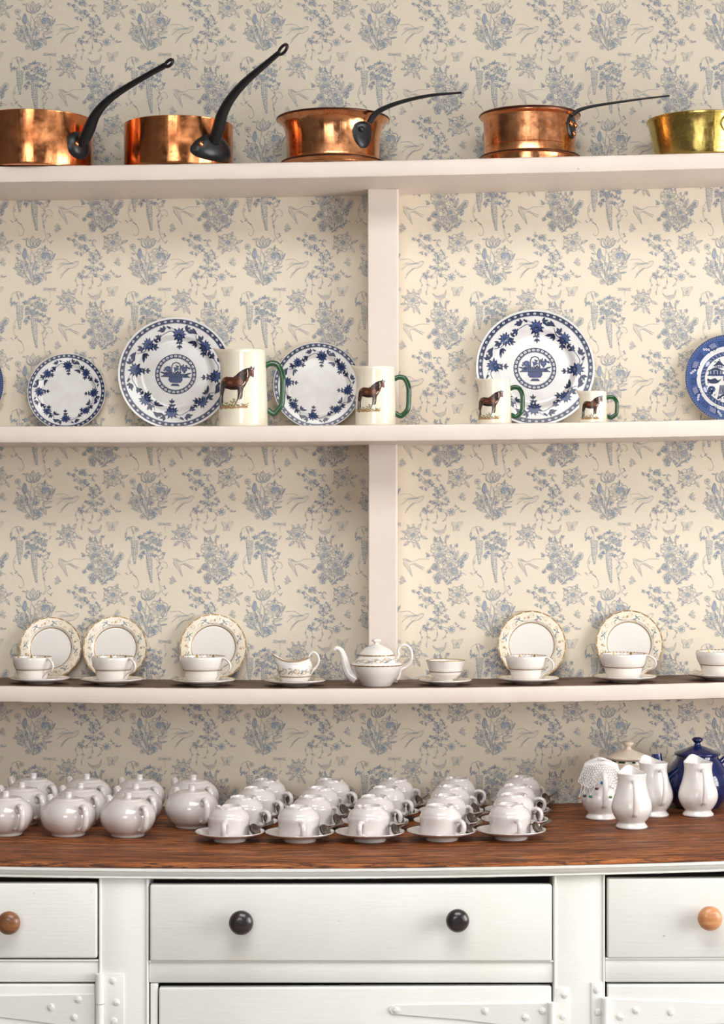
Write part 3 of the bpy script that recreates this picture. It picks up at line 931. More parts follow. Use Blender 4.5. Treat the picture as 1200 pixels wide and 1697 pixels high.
# pan 1, cut by the left edge of the picture
r1 = .1165; y1 = -.119
pr, inn = straight_pan(r1, .1085)
cpl = lambda rp, a: (lambda z: rp)
def rv(rad, spots):
    return lambda root: [((Vector((rad * math.cos(a), rad * math.sin(a), z))), (math.cos(a), math.sin(a), 0)) for a, z in spots]
a1 = -R(33)
h1 = iron_handle([(133, 240), (140, 229), (148, 213), (158, 191), (176, 169), (203, 149), (240, 127), (274, 108)], y1 - .074, -.36, [.008, .0135, .013, .0105, .0085, .0075, .0065, .0066], .8, (.010, .0062, .0032),
                 curved_plate(lambda z: r1, a1, .046, .031, .027, .011), rv(r1 + .0105, [(a1 - .13, .046)]), M['copper'])
pan('copper_saucepan', 'copper saucepan cut off at the left edge, with raised black iron handle', 58, y1, pr, inn, M['copper'], h1)
r2 = .1095; y2 = -.112
pr, inn = straight_pan(r2, .0955)
a2 = -R(52)
h2 = iron_handle([(351, 243), (356, 232), (362, 213), (368, 190), (382, 164), (405, 137), (436, 110), (462, 88)], y2 - .078, -.40, [.008, .0135, .0130, .0115, .0098, .0085, .0066, .0056], .8, (.0135, .0075, .0030),
                 curved_plate(lambda z: r2, a2 + .12, .037, .050, .027, .013, 2.2, -.35), rv(r2 + .012, [(a2 - .20, .038), (a2 + .13, .047)]), M['copper'])
pan('copper_saucepan', 'straight-sided copper saucepan with tallest curved black iron handle', 296, y2, pr, inn, M['copper'], h2)
# pan 3: flared lip, footed flange
y3 = -.116
p3 = spl([(.0920, 0), (.0985, .0015), (.1005, .0065)], 3) + [(.1045, .0105), (.1052, .0125), (.1030, .0142), (.0945, .0160)] + spl([(.0935, .018), (.0935, .04), (.0955, .07), (.1010, .088), (.1080, .0955), (.1125, .0990)], 5) + [(.1140, .1010), (.1135, .1030), (.1115, .1036)]
i3 = [(.1060, .1000), (.0990, .088), (.0930, .07), (.0910, .03), (0.0001, .012)]
a3 = -R(50)
rp3 = lambda z: .0945 + max(0, z - .07) * .35
h3 = iron_handle([(613, 203), (622, 189), (640, 178), (672, 167), (715, 158), (765, 153.5)], y3 - .085, -.27, [.0085, .0080, .0068, .0056, .0046, .0030], .62, None,
                 curved_plate(rp3, a3, .057, .025, .026, .0035, 2.2, .28), rv(.1000, [(a3 - .08, .067)]), M['iron'])
pan('copper_saucepan', 'scuffed copper saucepan with flared lip and short black handle', 552, y3, p3, i3, M['copper_old'], h3, [(.1120, .1015, .0024), (.1035, .0128, .0024)])
y4 = -.106
p4 = spl([(.0880, 0), (.0905, .0015), (.0915, .010)], 3) + [(.0925, .0150), (.1000, .0165), (.1012, .0180), (.1000, .0192), (.0925, .0202), (.0920, .022), (.0920, .036), (.0930, .0368), (.0920, .0376), (.0925, .07), (.0935, .094), (.0985, .0970), (.1010, .0985), (.1015, .1020), (.1000, .1050), (.0980, .1052)]
i4 = [(.0915, .100), (.0905, .05), (0.0001, .012)]
a4 = -R(30)
h4 = iron_handle([(950, 190), (959, 183), (978, 177), (1010, 171.5), (1060, 164.5), (1110, 158.5)], y4 - .05, -.21, [.0060, .0056, .0042, .0036, .0030, .0022], .7, None,
                 curved_plate(lambda z: .0930, a4, .072, .020, .024, .0035, 2.2, .2), rv(.0975, [(a4 - .12, .076), (a4 + .08, .076), (a4 - .0, .058)]), M['copper'])
pan('copper_saucepan', 'cylindrical copper saucepan with ring near its base and thin black handle', 878, y4, p4, i4, M['copper_old'], h4, [(.0995, .1018, .0030), (.0998, .0180, .0017)])
y5 = -.114
p5 = spl([(.085, 0), (.0905, .001), (.0935, .006), (.1005, .040), (.1060, .066), (.1095, .078)], 5) + [(.1115, .0785), (.1120, .0815), (.1105, .083)]
i5 = [(.1080, .081), (.100, .045), (.090, .006), (0.0001, .004)]
def h5(root, x, yc):
    a = -R(66)
    c = Vector((math.cos(a), math.sin(a), 0)); t = Vector((-math.sin(a), math.cos(a), 0))
    ctr = c * .1075 + Vector((0, 0, .058))
    hd = MB().tube([ctr + t * (.021 * math.cos(2 * PI * k / 28)) + Vector((0, 0, -.001 + .0165 * math.sin(2 * PI * k / 28))) + c * .006 for k in range(29)], .0026, 10, 0, 1, None, False).build('ring_handle', M['iron'], root)
    MB().box(-.006, .006, -.004, .003, -.005, .005, .0015, 2, 0, Matrix.Translation(ctr + Vector((0, 0, .015))) @ Matrix.Rotation(a + PI / 2, 4, 'Z')).build('lug', M['iron'], hd)
pan('brass_pan', 'polished brass pan with sloping sides at the right edge', 1164, y5, p5, i5, M['brass'], h5)

# ================================================================== MIDDLE SHELF: PLATES AND HORSE JUGS
def plate_prof(Rr, well=.62, depth=.10, th=.022):
    """front profile as z(r) for unit radius: well, shoulder, rim"""
    def z(r):
        if r < well: return 0.0
        t = min(1, (r - well) / .10)
        s_ = t * t * (3 - 2 * t)
        return (depth * .62 * s_ + depth * .38 * max(0, (r - well) / (1 - well))) * Rr
    return z
def plate_body(Rr, zf, th, wave=0.0, nw=10):
    rs = [0.0001] + [i / 12 for i in range(1, 7)] + [.56, .6, .62, .64, .66, .68, .70, .72, .76, .8, .85, .9, .95, .98, 1.0]
    prof = [(r * Rr, zf(r)) for r in rs]
    prof += [(Rr * 1.003, zf(1) - th * .4), (Rr * .99, zf(1) - th)]
    prof += [(r * Rr, zf(r) - th) for r in (.95, .85, .75, .68)]
    prof += [(.60 * Rr, -th), (.585 * Rr, -th - .0035), (.56 * Rr, -th - .0035), (.55 * Rr, -th), (.0001, -th)]
    fn = None
    if wave:
        def fn(p, a, r, z):
            k = 1 + wave * math.cos(nw * a) * max(0, (r / Rr - .6) / .4)
            return (p.x * k, p.y * k, p.z)
    return MB().lathe(prof, 72, 0, None, fn)
def plate_map(Rr, zf):
    return lambda u, v, lay: (u * Rr, v * Rr, zf(min(1, math.hypot(u, v))) + .00028 + .00012 * lay)
def lean(o, px, zf, Rr, y_foot, ang, spin=0.0, back=.006):
    """stand a plate on its edge, leaning back against the wall"""
    y_foot = -(2 * Rr * math.sin(R(ang)) + .0065)
    x = PX(px, y_foot)
    o.rotation_mode = 'XYZ'
    o.matrix_world = Matrix.Translation((x, y_foot, zf(x) + .0003)) @ Matrix.Rotation(R(90 - ang), 4, 'X') @ Matrix.Translation((0, Rr, 0)) @ Matrix.Rotation(spin, 4, 'Z')
BL, BD, BM, WH, PB = 0, 1, 2, 3, 4              # cobalt, deep cobalt, mid blue, white, pale blue
BLUE_MATS = [M['blue'], M['blue2'], M['blue3'], M['plate'], M['pale_blue']]
def bead_band(a, r0, r1, n, ph=0.0):
    a.ring(0, 0, r0, r1, BD, 0, 96)
    rm, w = (r0 + r1) / 2, (r1 - r0)
    for i in range(n):
        t = 2 * PI * (i + ph) / n
        x, y = rm * math.cos(t), rm * math.sin(t)
        a.ell(x, y, w * .25, w * .36, t, WH, 1, 10)
        a.ell(x, y, w * .11, w * .20, t, BL, 2, 7)
    a.ring(0, 0, r0 - .008, r0 - .003, BL, 0, 96)
def floral(a, r):
    def T(ang):
        ca, sa = math.cos(ang), math.sin(ang)
        # local: u tangential (clockwise), v radial outwards
        return lambda u, v: (ca * v + sa * u, sa * v - ca * u)
    def leaf(t, u, v, d, ln, w, col=BD):
        p = t(u, v); q = t(u + math.cos(d), v + math.sin(d))
        a.leaf(p[0], p[1], math.atan2(q[1] - p[1], q[0] - p[0]), ln, w, col, 1, 3)
    def trefoil(t, u, v, d, s_):
        for k in (-.8, 0, .8):
            leaf(t, u, v, d + k, s_ * (1.0 if k == 0 else .85), s_ * .42)
    def bloom(t, u, v, s_):
        p = t(u, v)
        for k in range(11):
            leaf(t, u, v, 2 * PI * k / 11 + r.uniform(-.1, .1), s_ * r.uniform(.95, 1.2), s_ * .42, BD if k % 3 else BL)
        a.ell(p[0], p[1], s_ * .72, s_ * .66, 0, BL, 2, 14)
        for k in range(11):
            q = t(u + s_ * .5 * math.cos(k * .571), v + s_ * .46 * math.sin(k * .571))
            a.ell(q[0], q[1], s_ * .11, s_ * .11, 0, BM, 3, 6)
        a.ell(p[0], p[1], s_ * .24, s_ * .22, 0, BD, 3, 8)
    def stem(t, pts, w=.011):
        a.stroke(spl([t(*p) for p in pts], 4), w, BL, 1)
    for i in range(4):
        t = T(PI / 2 - i * PI / 2)
        bloom(t, .03, .70, .125)
        stem(t, [(.03, .70), (.05, .58), (.03, .47)]); trefoil(t, .04, .52, -1.57, .085); trefoil(t, .035, .58, -.6, .07); leaf(t, .04, .58, 3.6, .08, .04)
        trefoil(t, .13, .79, .3, .11); leaf(t, .20, .79, -.5, .18, .06); leaf(t, .16, .76, -.35, .12, .05)
        stem(t, [(.03, .72), (-.12, .75), (-.22, .70), (-.33, .62)]); leaf(t, -.12, .78, 2.5, .10, .04)
        trefoil(t, -.22, .76, 2.8, .11); leaf(t, -.2, .79, 3.5, .17, .055); stem(t, [(-.05, .77), (-.14, .82), (-.22, .80)], .008)
        trefoil(t, -.31, .64, 3.9, .10); trefoil(t, -.30, .62, 2.2, .07)
        t2 = T(PI / 2 - i * PI / 2 + PI / 4 + .03)
        bloom(t2, .02, .70, .112)
        leaf(t2, -.06, .70, 2.9, .13, .05); trefoil(t2, -.10, .73, 2.9, .11); trefoil(t2, .06, .62, -.9, .10)
        stem(t2, [(.02, .70), (-.12, .66), (-.24, .72)]); trefoil(t2, -.13, .64, 4.2, .10); leaf(t2, -.16, .64, 3.9, .15, .05); leaf(t2, -.24, .74, 2.9, .14, .05)
        trefoil(t2, .13, .66, .2, .08)
def medallion(a):
    bead_band(a, .288, .362, 27)
    a.poly([(-.12, -.055), (-.125, -.11), (-.09, -.155), (.09, -.155), (.125, -.11), (.12, -.055)], BL, 1)
    a.poly([(-.045, -.155), (.045, -.155), (.05, -.17), (.085, -.215), (-.085, -.215), (-.05, -.17)], BD, 1)
    a.stroke([(-.05, -.165), (.05, -.165)], .012, WH, 2)
    a.stroke([(-.26, -.05), (.26, -.05)], .018, BD, 1)
    a.poly([(-.24, -.04), (.24, -.04), (.19, .01), (-.19, .01)], BL, 1)
    r = random.Random(5)
    for sx in (-1, 1):
        for k in range(16):
            x, y = sx * r.uniform(.09, .2), r.uniform(.0, .13)
            a.leaf(x, y, r.uniform(0, 6.3), r.uniform(.05, .08), .03, BD if k % 2 else BL, 1, 2)
        a.ell(sx * .145, .09, .05, .05, 0, BL, 2, 12); a.ell(sx * .145, .09, .02, .02, 0, BM, 3, 8)
        a.leaf(sx * .17, 0, PI / 2 - sx * 1.3, .12, .035, BD, 1, 2)
    a.stroke([(-.075, -.04), (-.075, .14), (-.055, .19), (0, .212), (.055, .19), (.075, .14), (.075, -.04)], .020, BD, 2)
    for k in range(20):
        a.leaf(r.uniform(-.05, .05), r.uniform(0, .15), r.uniform(0, 6.3), .055, .024, BD if k % 2 else BL, 1, 2)
    a.ell(0, .09, .035, .035, 0, BL, 2, 10)
def flower_plate(label, px, Rr, ang, spin, medal, yf=-.052):
    zf = plate_prof(Rr, .60 if medal else .66, .11)
    mb = plate_body(Rr, zf, .0045)
    o = mb.build('dinner_plate' if medal else 'side_plate', M['plate'], None, 50)
    a = Art()
    bead_band(a, .895 if medal else .90, .965 if medal else .985, 52 if medal else 46)
    floral(a, random.Random(int(px)))
    if medal: medallion(a)
    pm = MB(); a.into(pm, plate_map(Rr, zf), .09)
    pm.build('printed_pattern', BLUE_MATS, o, 60, False)
    lean(o, px, Z2, Rr, yf, ang, spin)
    return tag(o, label, 'plate', 'blue patterned plates on the middle shelf')
flower_plate('small blue floral plate with plain white centre at the left of the shelf', 109.5, .0800, 9, .02, False)
flower_plate('large blue floral plate with urn medallion behind the tallest horse jug', 290, .1175, 9, -.04, True)
flower_plate('medium blue floral plate with plain white centre between two horse jugs', 526, .0905, 9, -.10, False)
flower_plate('large blue floral plate with urn medallion behind the two smaller horse jugs', 888, .1220, 9, .0, True)
def willow_plate(label, px, Rr, ang, spin=0.0, yf=-.05):
    zf = plate_prof(Rr, .64, .11)
    o = plate_body(Rr, zf, .0045).build('willow_plate', M['plate'], None, 50)
    a = Art(); r = random.Random(11)
    a.ring(0, 0, .955, .998, BL, 0, 96); a.ring(0, 0, .905, .952, BM, 0, 96)
    for i in range(120):
        t = 2 * PI * i / 120
        a.ell(.975 * math.cos(t), .975 * math.sin(t), .006, .010, t, PB, 1, 6)
    a.ring(0, 0, .74, .905, BM, 0, 96)
    for i in range(26):                           # scalloped border of fretwork and blossom
        t0 = 2 * PI * i / 26
        C = lambda rr, t: (rr * math.cos(t), rr * math.sin(t))
        if i % 3 == 0:
            for q in range(3):
                a.ell(*C(.80 + .035 * q, t0 + .05 * q), .030, .022, t0, WH, 2, 9)
                a.ell(*C(.80 + .035 * q, t0 + .05 * q), .012, .010, t0, BM, 3, 6)
            for q in range(9):
                x, y = C(r.uniform(.73, .88), t0 + r.uniform(-.05, .18)); a.leaf(x, y, r.uniform(0, 6.3), .05, .022, BL, 1, 2)
        elif i % 3 == 1:
            for q in range(3):
                a.stroke([C(.78 + .04 * q, t0 + s_ * .04) for s_ in range(5)], .014, BD, 2)
            a.stroke([C(.76, t0), C(.88, t0)], .014, BD, 2); a.stroke([C(.77, t0 + .16), C(.88, t0 + .16)], .014, BD, 2)
            a.poly([C(.74, t0 - .02), C(.90, t0 - .02), C(.90, t0 + .1), C(.90, t0 + .2), C(.75, t0 + .2), C(.745, t0 + .1)], BM, 1)
        else:
            a.poly([C(.75, t0), C(.89, t0), C(.90, t0 + .12), C(.89, t0 + .24), C(.77, t0 + .22), C(.70, t0 + .12)], BL, 1)
            for q in range(6):
                a.stroke([C(.77, t0 + .03 * q), C(.88, t0 + .03 * q + .03)], .008, PB, 2)
    a.ring(0, 0, .545, .64, BL, 0, 96)
    for i in range(90):
        t = 2 * PI * i / 90
        a.stroke([(.56 * math.cos(t), .56 * math.sin(t)), (.625 * math.cos(t + .05), .625 * math.sin(t + .05))], .008, PB if i % 2 else BM, 1)
    for i in range(6):
        t = 2 * PI * i / 6 + .4
        a.ell(.592 * math.cos(t), .592 * math.sin(t), .035, .07, t, PB, 2, 8)
    # pavilion, boat, trees and bridge
    def roof(x, y, w, h):
        a.poly(spl([(x - w, y - .01), (x - w * .6, y + h * .3), (x, y + h), (x + w * .6, y + h * .3), (x + w, y - .01), (x, y + .02)], 3), BD, 1)
    def hall(x, y, w, h):
        a.poly([(x - w, y), (x + w, y), (x + w, y + h), (x - w, y + h)], BL, 1)
        for k in range(4): a.stroke([(x - w + (k + .5) * w / 2, y), (x - w + (k + .5) * w / 2, y + h)], .012, WH, 2)
    hall(-.30, .12, .15, .08); roof(-.30, .19, .22, .09); hall(-.22, .26, .09, .06); roof(-.22, .31, .15, .12)
    a.poly([(-.50, .08), (-.05, .08), (-.08, .12), (-.46, .12)], BL, 1)
    a.poly(spl([(-.50, -.02), (-.42, -.09), (-.26, -.08), (-.18, .02), (-.25, -.02), (-.32, .03), (-.42, .0), (-.48, .03)], 3), BD, 1)
    for (x, y, s_) in ((-.40, -.22, .09), (-.02, .02, .13), (-.44, -.30, .07), (.22, .16, .12), (.30, -.05, .14), (.05, .26, .10)):
        a.stroke([(x, y - s_ * 1.4), (x + .01, y)], .018, BD, 1)
        for k in range(9):
            t = k * .7
            a.ell(x + s_ * .6 * math.cos(t), y + s_ * .5 * math.sin(t), s_ * .38, s_ * .30, t, BL if k % 2 else BM, 1, 9)
    for k in range(5):
        a.stroke(spl([(-.20 + k * .035, -.13), (-.22 + k * .03, -.22), (-.24 + k * .035, -.34)], 3), .022, BL if k % 2 else BD, 1)
    a.stroke(spl([(-.28, -.44), (-.15, -.36), (0, -.35), (.15, -.40), (.25, -.46)], 4), .04, BD, 1)
    for k in range(6): a.stroke([(-.2 + k * .07, -.40), (-.2 + k * .07, -.45)], .02, BL, 1)
    hall(.22, -.20, .14, .10); roof(.22, -.11, .22, .12)
    for k in range(30):
        t, q = r.uniform(0, 6.28), r.uniform(.40, .53)
        a.leaf(q * math.cos(t), q * math.sin(t), r.uniform(0, 6.3), .06, .025, BL, 1, 2)
    for (x, y) in ((-.02, .40), (.06, .36)):
        a.stroke([(x - .07, y + .03), (x, y), (x + .06, y + .05)], .02, BD, 1)
    pm = MB(); a.into(pm, plate_map(Rr, zf), .09)
    pm.build('printed_pattern', BLUE_MATS, o, 60, False)
    lean(o, px, Z2, Rr, yf, ang, spin)
    return tag(o, label, 'plate', 'blue patterned plates on the middle shelf')
willow_plate('dark blue pagoda scene plate cut off by the right edge', 1211, .0925, 9, 0.0)
willow_plate('blue rimmed plate of which only a sliver shows at the left edge', -69.5, .0925, 9, 1.0)

def horse_art():
    a = Art(); r = random.Random(3)
    BAY, DK, TAN, W_, GR, BR, RS = range(7)
    for i in range(190):
        x = r.uniform(130, 560); y = 985 - abs(r.gauss(0, 55)) * (1 - abs(x - 330) / 500)
        a.stroke([(x, y), (x + r.uniform(-40, 40), y - r.uniform(-8, 26))], r.uniform(8, 17), GR if (y < 950 and r.random() < .75) else BR, 0)
    a.poly([(150, 600), (175, 580), (165, 650), (152, 740), (148, 840), (152, 915), (140, 950), (128, 930), (130, 850), (138, 720)], DK, 1)
    a.poly([(150, 640), (220, 670), (215, 700), (195, 760), (190, 810), (192, 860), (195, 905), (205, 920), (165, 925), (160, 880), (166, 800), (148, 730)], DK, 1)
    a.poly([(415, 690), (462, 685), (460, 750), (440, 810), (432, 850), (425, 895), (398, 905), (393, 890), (415, 830), (420, 760)], DK, 1)
    a.poly([(455, 680), (508, 665), (494, 740), (490, 800), (480, 840), (482, 885), (455, 880), (455, 820), (468, 750)], DK, 1)
    a.poly([(150, 610), (165, 560), (195, 520), (240, 505), (300, 512), (345, 518), (385, 495), (430, 455), (480, 420), (540, 395), (605, 378), (640, 383), (655, 400), (657, 450), (659, 500), (650, 522), (625, 508), (603, 498), (585, 535), (560, 585), (535, 640), (505, 685), (470, 698), (420, 705), (370, 708), (310, 705), (260, 690), (225, 678), (200, 700), (170, 720), (150, 690)], BAY, 1)
    a.poly([(385, 495), (430, 452), (480, 415), (540, 388), (604, 374), (602, 420), (575, 450), (570, 520), (540, 570), (500, 600), (480, 540), (445, 505)], DK, 2)
    a.poly([(150, 610), (165, 560), (185, 570), (230, 570), (240, 600), (215, 660), (180, 700), (155, 690)], DK, 2)
    a.poly([(235, 640), (300, 655), (400, 650), (470, 690), (420, 705), (370, 708), (310, 705), (260, 690), (225, 678)], DK, 2)
    a.poly([(606, 380), (614, 336), (632, 376), (648, 382), (660, 344), (664, 392), (655, 405), (610, 400)], DK, 1)
    a.ell(452, 592, 46, 40, .3, TAN, 3, 14); a.ell(455, 590, 22, 20, 0, TAN, 4, 10)
    a.ell(200, 548, 30, 20, -.6, TAN, 3, 10); a.ell(305, 598, 42, 24, .2, TAN, 3, 12); a.ell(262, 545, 40, 18, .1, BAY, 4, 12)
    a.ell(560, 560, 16, 40, .3, TAN, 3, 10)
    a.poly([(628, 400), (655, 408), (657, 450), (659, 500), (648, 515), (640, 470), (628, 430)], RS, 3)
    a.stroke([(560, 405), (568, 470), (560, 520)], 10, W_, 4); a.stroke([(610, 400), (640, 395)], 7, W_, 4); a.stroke([(490, 640), (520, 610), (530, 585)], 12, W_, 4)
    for i in range(9): a.stroke([(480 + i * 12, 450 - i * 5), (500 + i * 10, 480 - i * 5)], 6, BAY, 3)
    a.stroke([(635, 405), (645, 408)], 9, DK, 5)
    a.poly([(425, 850), (445, 850), (470, 915), (455, 935), (402, 925), (398, 905)], W_, 3)
    a.poly([(455, 850), (482, 845), (500, 900), (480, 912), (455, 900)], W_, 3)
    a.ell(195, 908, 12, 14, 0, W_, 3, 8)
    a.stroke([(460, 690), (470, 760), (445, 850)], 12, TAN, 3)
    return a
HORSE = horse_art()
def horse_jug(label, pxc, y, hpx, wb, wt, sp, hw, hs=1.0, hx=0.0, dv=0.0):
    """hpx: height, wb/wt: base/top widths (photo px); sp: lip length; hw: handle reach"""
    k = 1.0 / S(y)
    x = PX(pxc, y)
    root = empty('horse_jug', (x, y, Z2(x) + .0004))
    tag(root, label, 'jug', 'cream jugs printed with a brown horse')
    H, rb, rt = hpx * k, wb / 2 * k, wt / 2 * k
    Rz = lambda z: lerp(rb, rt, (z / H) ** 0.8) - .012 * 0 
    th = .0032
    zs = [i / 22 for i in range(23)]
    prof = [(.0001, .0005), (rb * .86, .0005), (rb * .97, 0.0), (rb, .0025)] + [(Rz(t * H), t * H) for t in zs[1:]] + [(rt - th * .5, H + .0012), (rt - th, H)] + [(Rz(t * H) - th, t * H) for t in zs[::-1][1:-1]] + [(.0001, .006)]
    def fn(p, a, r, z):
        d = abs((a - PI + PI) % (2 * PI) - PI)
        t = max(0.0, (z / H - .74) / .26)
        g = math.exp(-(d / .36) ** 2) * t ** 2.2
        return (p.x - g * sp * 1.5 * k, p.y, p.z + g * .004)
    MB().lathe(prof, 72, 0, None, fn).build('jug_body', M['cream'], root, 60)
    z0, z1 = .84 * H, .19 * H
    q = hw * k
    path = spl([(rt - .002, 0, z0 * .955), (rt + q * .32, 0, z0), (rt + q * .72, 0, z0 * .965), (rt + q * .98, 0, z0 * .80), (rt + q, 0, z0 * .55), (rt + q * .94, 0, z0 * .36), (rt + q * .66, 0, z1 * 1.12), (rb + q * .30, 0, z1 * .92), (rb - .002, 0, z1 * 1.2)], 6)
    rr = [.0047 * (H / .16) ** .5 + .0012] * len(path)
    MB().tube(path, rr, 12, 0, 1.0, (0, 1, 0)).build('handle', M['green'], root)
    # horse print wrapped round the body
    sc = H / 1157.0
    def f(u, v, lay):
        z = (1252 - ((v - 985) * hs + 985 + dv)) * sc
        r = Rz(min(H, max(0, z)))
        s_ = max(-.985, min(.985, (((u - 482) * hs + hx) * sc) / r))
        an = math.asin(s_) - PI / 2
        rr_ = r + .0003 + .00009 * lay
        return (rr_ * math.cos(an), rr_ * math.sin(an), z)
    pm = MB(); HORSE.into(pm, f, 45)
    pm.build('horse_print', H_, root, 60, False)
    return root
horse_jug('tallest cream jug with horse print and green handle, before a large plate', 403.5, -.150, 126.5, 83, 74, 9, 28)
horse_jug('second tallest cream horse jug, standing in front of the shelf post', 622.5, -.150, 97, 68, 64, 6, 23)
horse_jug('cream horse jug overlapping the lower left of the large right plate', 820, -.165, 73.5, 56, 52, 5, 20, 1.2, -20, 150)
horse_jug('smallest cream horse jug with green handle, right of the large plate', 983, -.165, 51, 48, 44, 5, 17.5, 1.42, 50, 150)

# ================================================================== LOWEST SHELF: GILT TEA SET
GM = [M['gold'], M['gilt_dark'], M['tan_ink'], M['peach'], M['grey_blue'], M['bone']]
def gilt_border(seed, r0=.66, r1=.955):
    a = Art(); r = random.Random(seed)
    a.ring(0, 0, r0 + .012, r1, 3, 0, 72)
    a.ring(0, 0, .962, .999, 0, 0, 72)
    a.ring(0, 0, r0 - .012, r0 + .012, 0, 0, 72)
    for i in range(44):
        t = 2 * PI * i / 44
        a.ell(.975 * math.cos(t), .975 * math.sin(t), .011, .032, t, 1 if i % 2 else 5, 1, 8)
    for i in range(60):
        t = 2 * PI * i / 60
        a.ell(r0 * math.cos(t), r0 * math.sin(t), .012, .016, t, 1 if i % 2 else 0, 1, 6)
    rm = (r0 + r1) / 2 + .005
    for i in range(26):                                # tan scrolls
        t = 2 * PI * i / 26
        cx_, cy_ = (rm + .05 * (-1) ** i) * math.cos(t), (rm + .05 * (-1) ** i) * math.sin(t)
        a.arc(cx_, cy_, .062, .055, r.uniform(0, 6), r.uniform(8, 10), .011, 2, 1, t, 9)
        a.leaf(cx_, cy_, r.uniform(0, 6.3), .085, .03, 2, 1, 2)
    for i in range(8):                                 # blue-grey birds and gold urns in turn
        t = 2 * PI * i / 8 + .39
        C = lambda rr, d: (rr * math.cos(t + d), rr * math.sin(t + d))
        if i % 2 == 0 or True:
            sg = 1 if i % 2 else -1
            a.stroke(spl([C(rm - .08, sg * .17), C(rm - .03, sg * .06), C(rm + .05, -.01 * sg), C(rm + .07, -.12 * sg)], 4), .030, 4, 2, .012)
            a.leaf(*C(rm, .02), t + 1.0 * sg, .12, .05, 4, 2, 2); a.leaf(*C(rm, .02), t - 1.9 * sg, .11, .04, 4, 2, 2)
    for i in range(4):
        t = 2 * PI * i / 4
        x, y = rm * math.cos(t), rm * math.sin(t)
        a.ell(x, y, .045, .035, t, 2, 2, 10); a.ell(x, y, .022, .02, t, 0, 3, 8)
    return a
BORDER = gilt_border(2)
def tea_plate(label, px, Rr, ang, spin, yf=-.058):
    zf = plate_prof(Rr, .64, .10)
    o = plate_body(Rr, zf, .0032, .006, 10).build('tea_plate', M['bone'], None, 50)
    pm = MB(); BORDER.into(pm, plate_map(Rr, zf), .12)
    pm.build('gilt_border', GM, o, 60, False)
    lean(o, px, Z3, Rr, yf, ang, spin)
    return tag(o, label, 'plate', 'gilt bordered tea plates leaning on the wall')
tp_z = lambda x: Z3(x)
tea_plate('gilt bordered tea plate leaning furthest left on the lowest shelf', 83, .0640, 11, .25)
tea_plate('gilt bordered tea plate second from the left, beside another plate', 190, .0660, 11, .0)
tea_plate('gilt bordered tea plate standing alone left of the cream jug', 353, .0690, 11, -.05)
tea_plate('gilt bordered tea plate right of the shelf post, left of its twin', 882, .0705, 11, .1)
tea_plate('gilt bordered tea plate furthest right on the lowest shelf', 1044, .0690, 11, .05)

def saucer_mesh(Rr, name, hh=.016, b=.0045):
    zs = lambda r: (0.0 if r < .42 else hh * (Rr / .065) * (min(1, (r - .42) / .58)) ** 1.2)
    rs = [0.0001, .2, .38, .42, .46, .55, .65, .75, .85, .93, .98, 1.0]
    prof = [(r * Rr, zs(r) + b) for r in rs] + [(Rr * 1.004, zs(1) + b - .0012), (Rr * .98, zs(1) + b - .0028)] + [(r * Rr, zs(r) + b - .003) for r in (.9, .75, .6, .5)] + [(.46 * Rr, .0), (.42 * Rr, 0), (.40 * Rr, b - .003), (.0001, b - .003)]
    return prof, (lambda u, v, lay: (u * Rr, v * Rr, zs(min(1, math.hypot(u, v))) + b + .00028 + .00012 * lay)), b
def gilt_saucer(label, px, y, Rr, spin=0):
    x = PX(px, y)
    prof, f, b = saucer_mesh(Rr, 'saucer', .0085)
    o = MB().lathe(prof, 60, 0, None, lambda p, a, r, z: (p.x * (1 + .012 * math.cos(9 * a) * (r / Rr) ** 3), p.y * (1 + .012 * math.cos(9 * a) * (r / Rr) ** 3), p.z)).build('gilt_saucer', M['bone'], None, 50)
    pm = MB(); BORDER.into(pm, f, .12); pm.build('gilt_border', GM, o, 60, False)
    o.location = (x, y, Z3(x) + .0004); o.rotation_euler = (0, 0, spin)
    tag(o, label, 'saucer', 'gilt saucers on the lowest shelf')
    return x, Z3(x) + .0004 + b + .0003
def ear_handle(rt, zt, zb, reach, rad, mat_line=True):
    return spl([(rt, 0, zt), (rt + reach * .35, 0, zt + .004), (rt + reach * .85, 0, zt - .002), (rt + reach, 0, lerp(zt, zb, .38)), (rt + reach * .78, 0, lerp(zt, zb, .66)), (rt + reach * .22, 0, lerp(zt, zb, .80)), (rt - reach * .12, 0, lerp(zt, zb, 1.0)), (rt - reach * .42, 0, zb - .006)], 6)
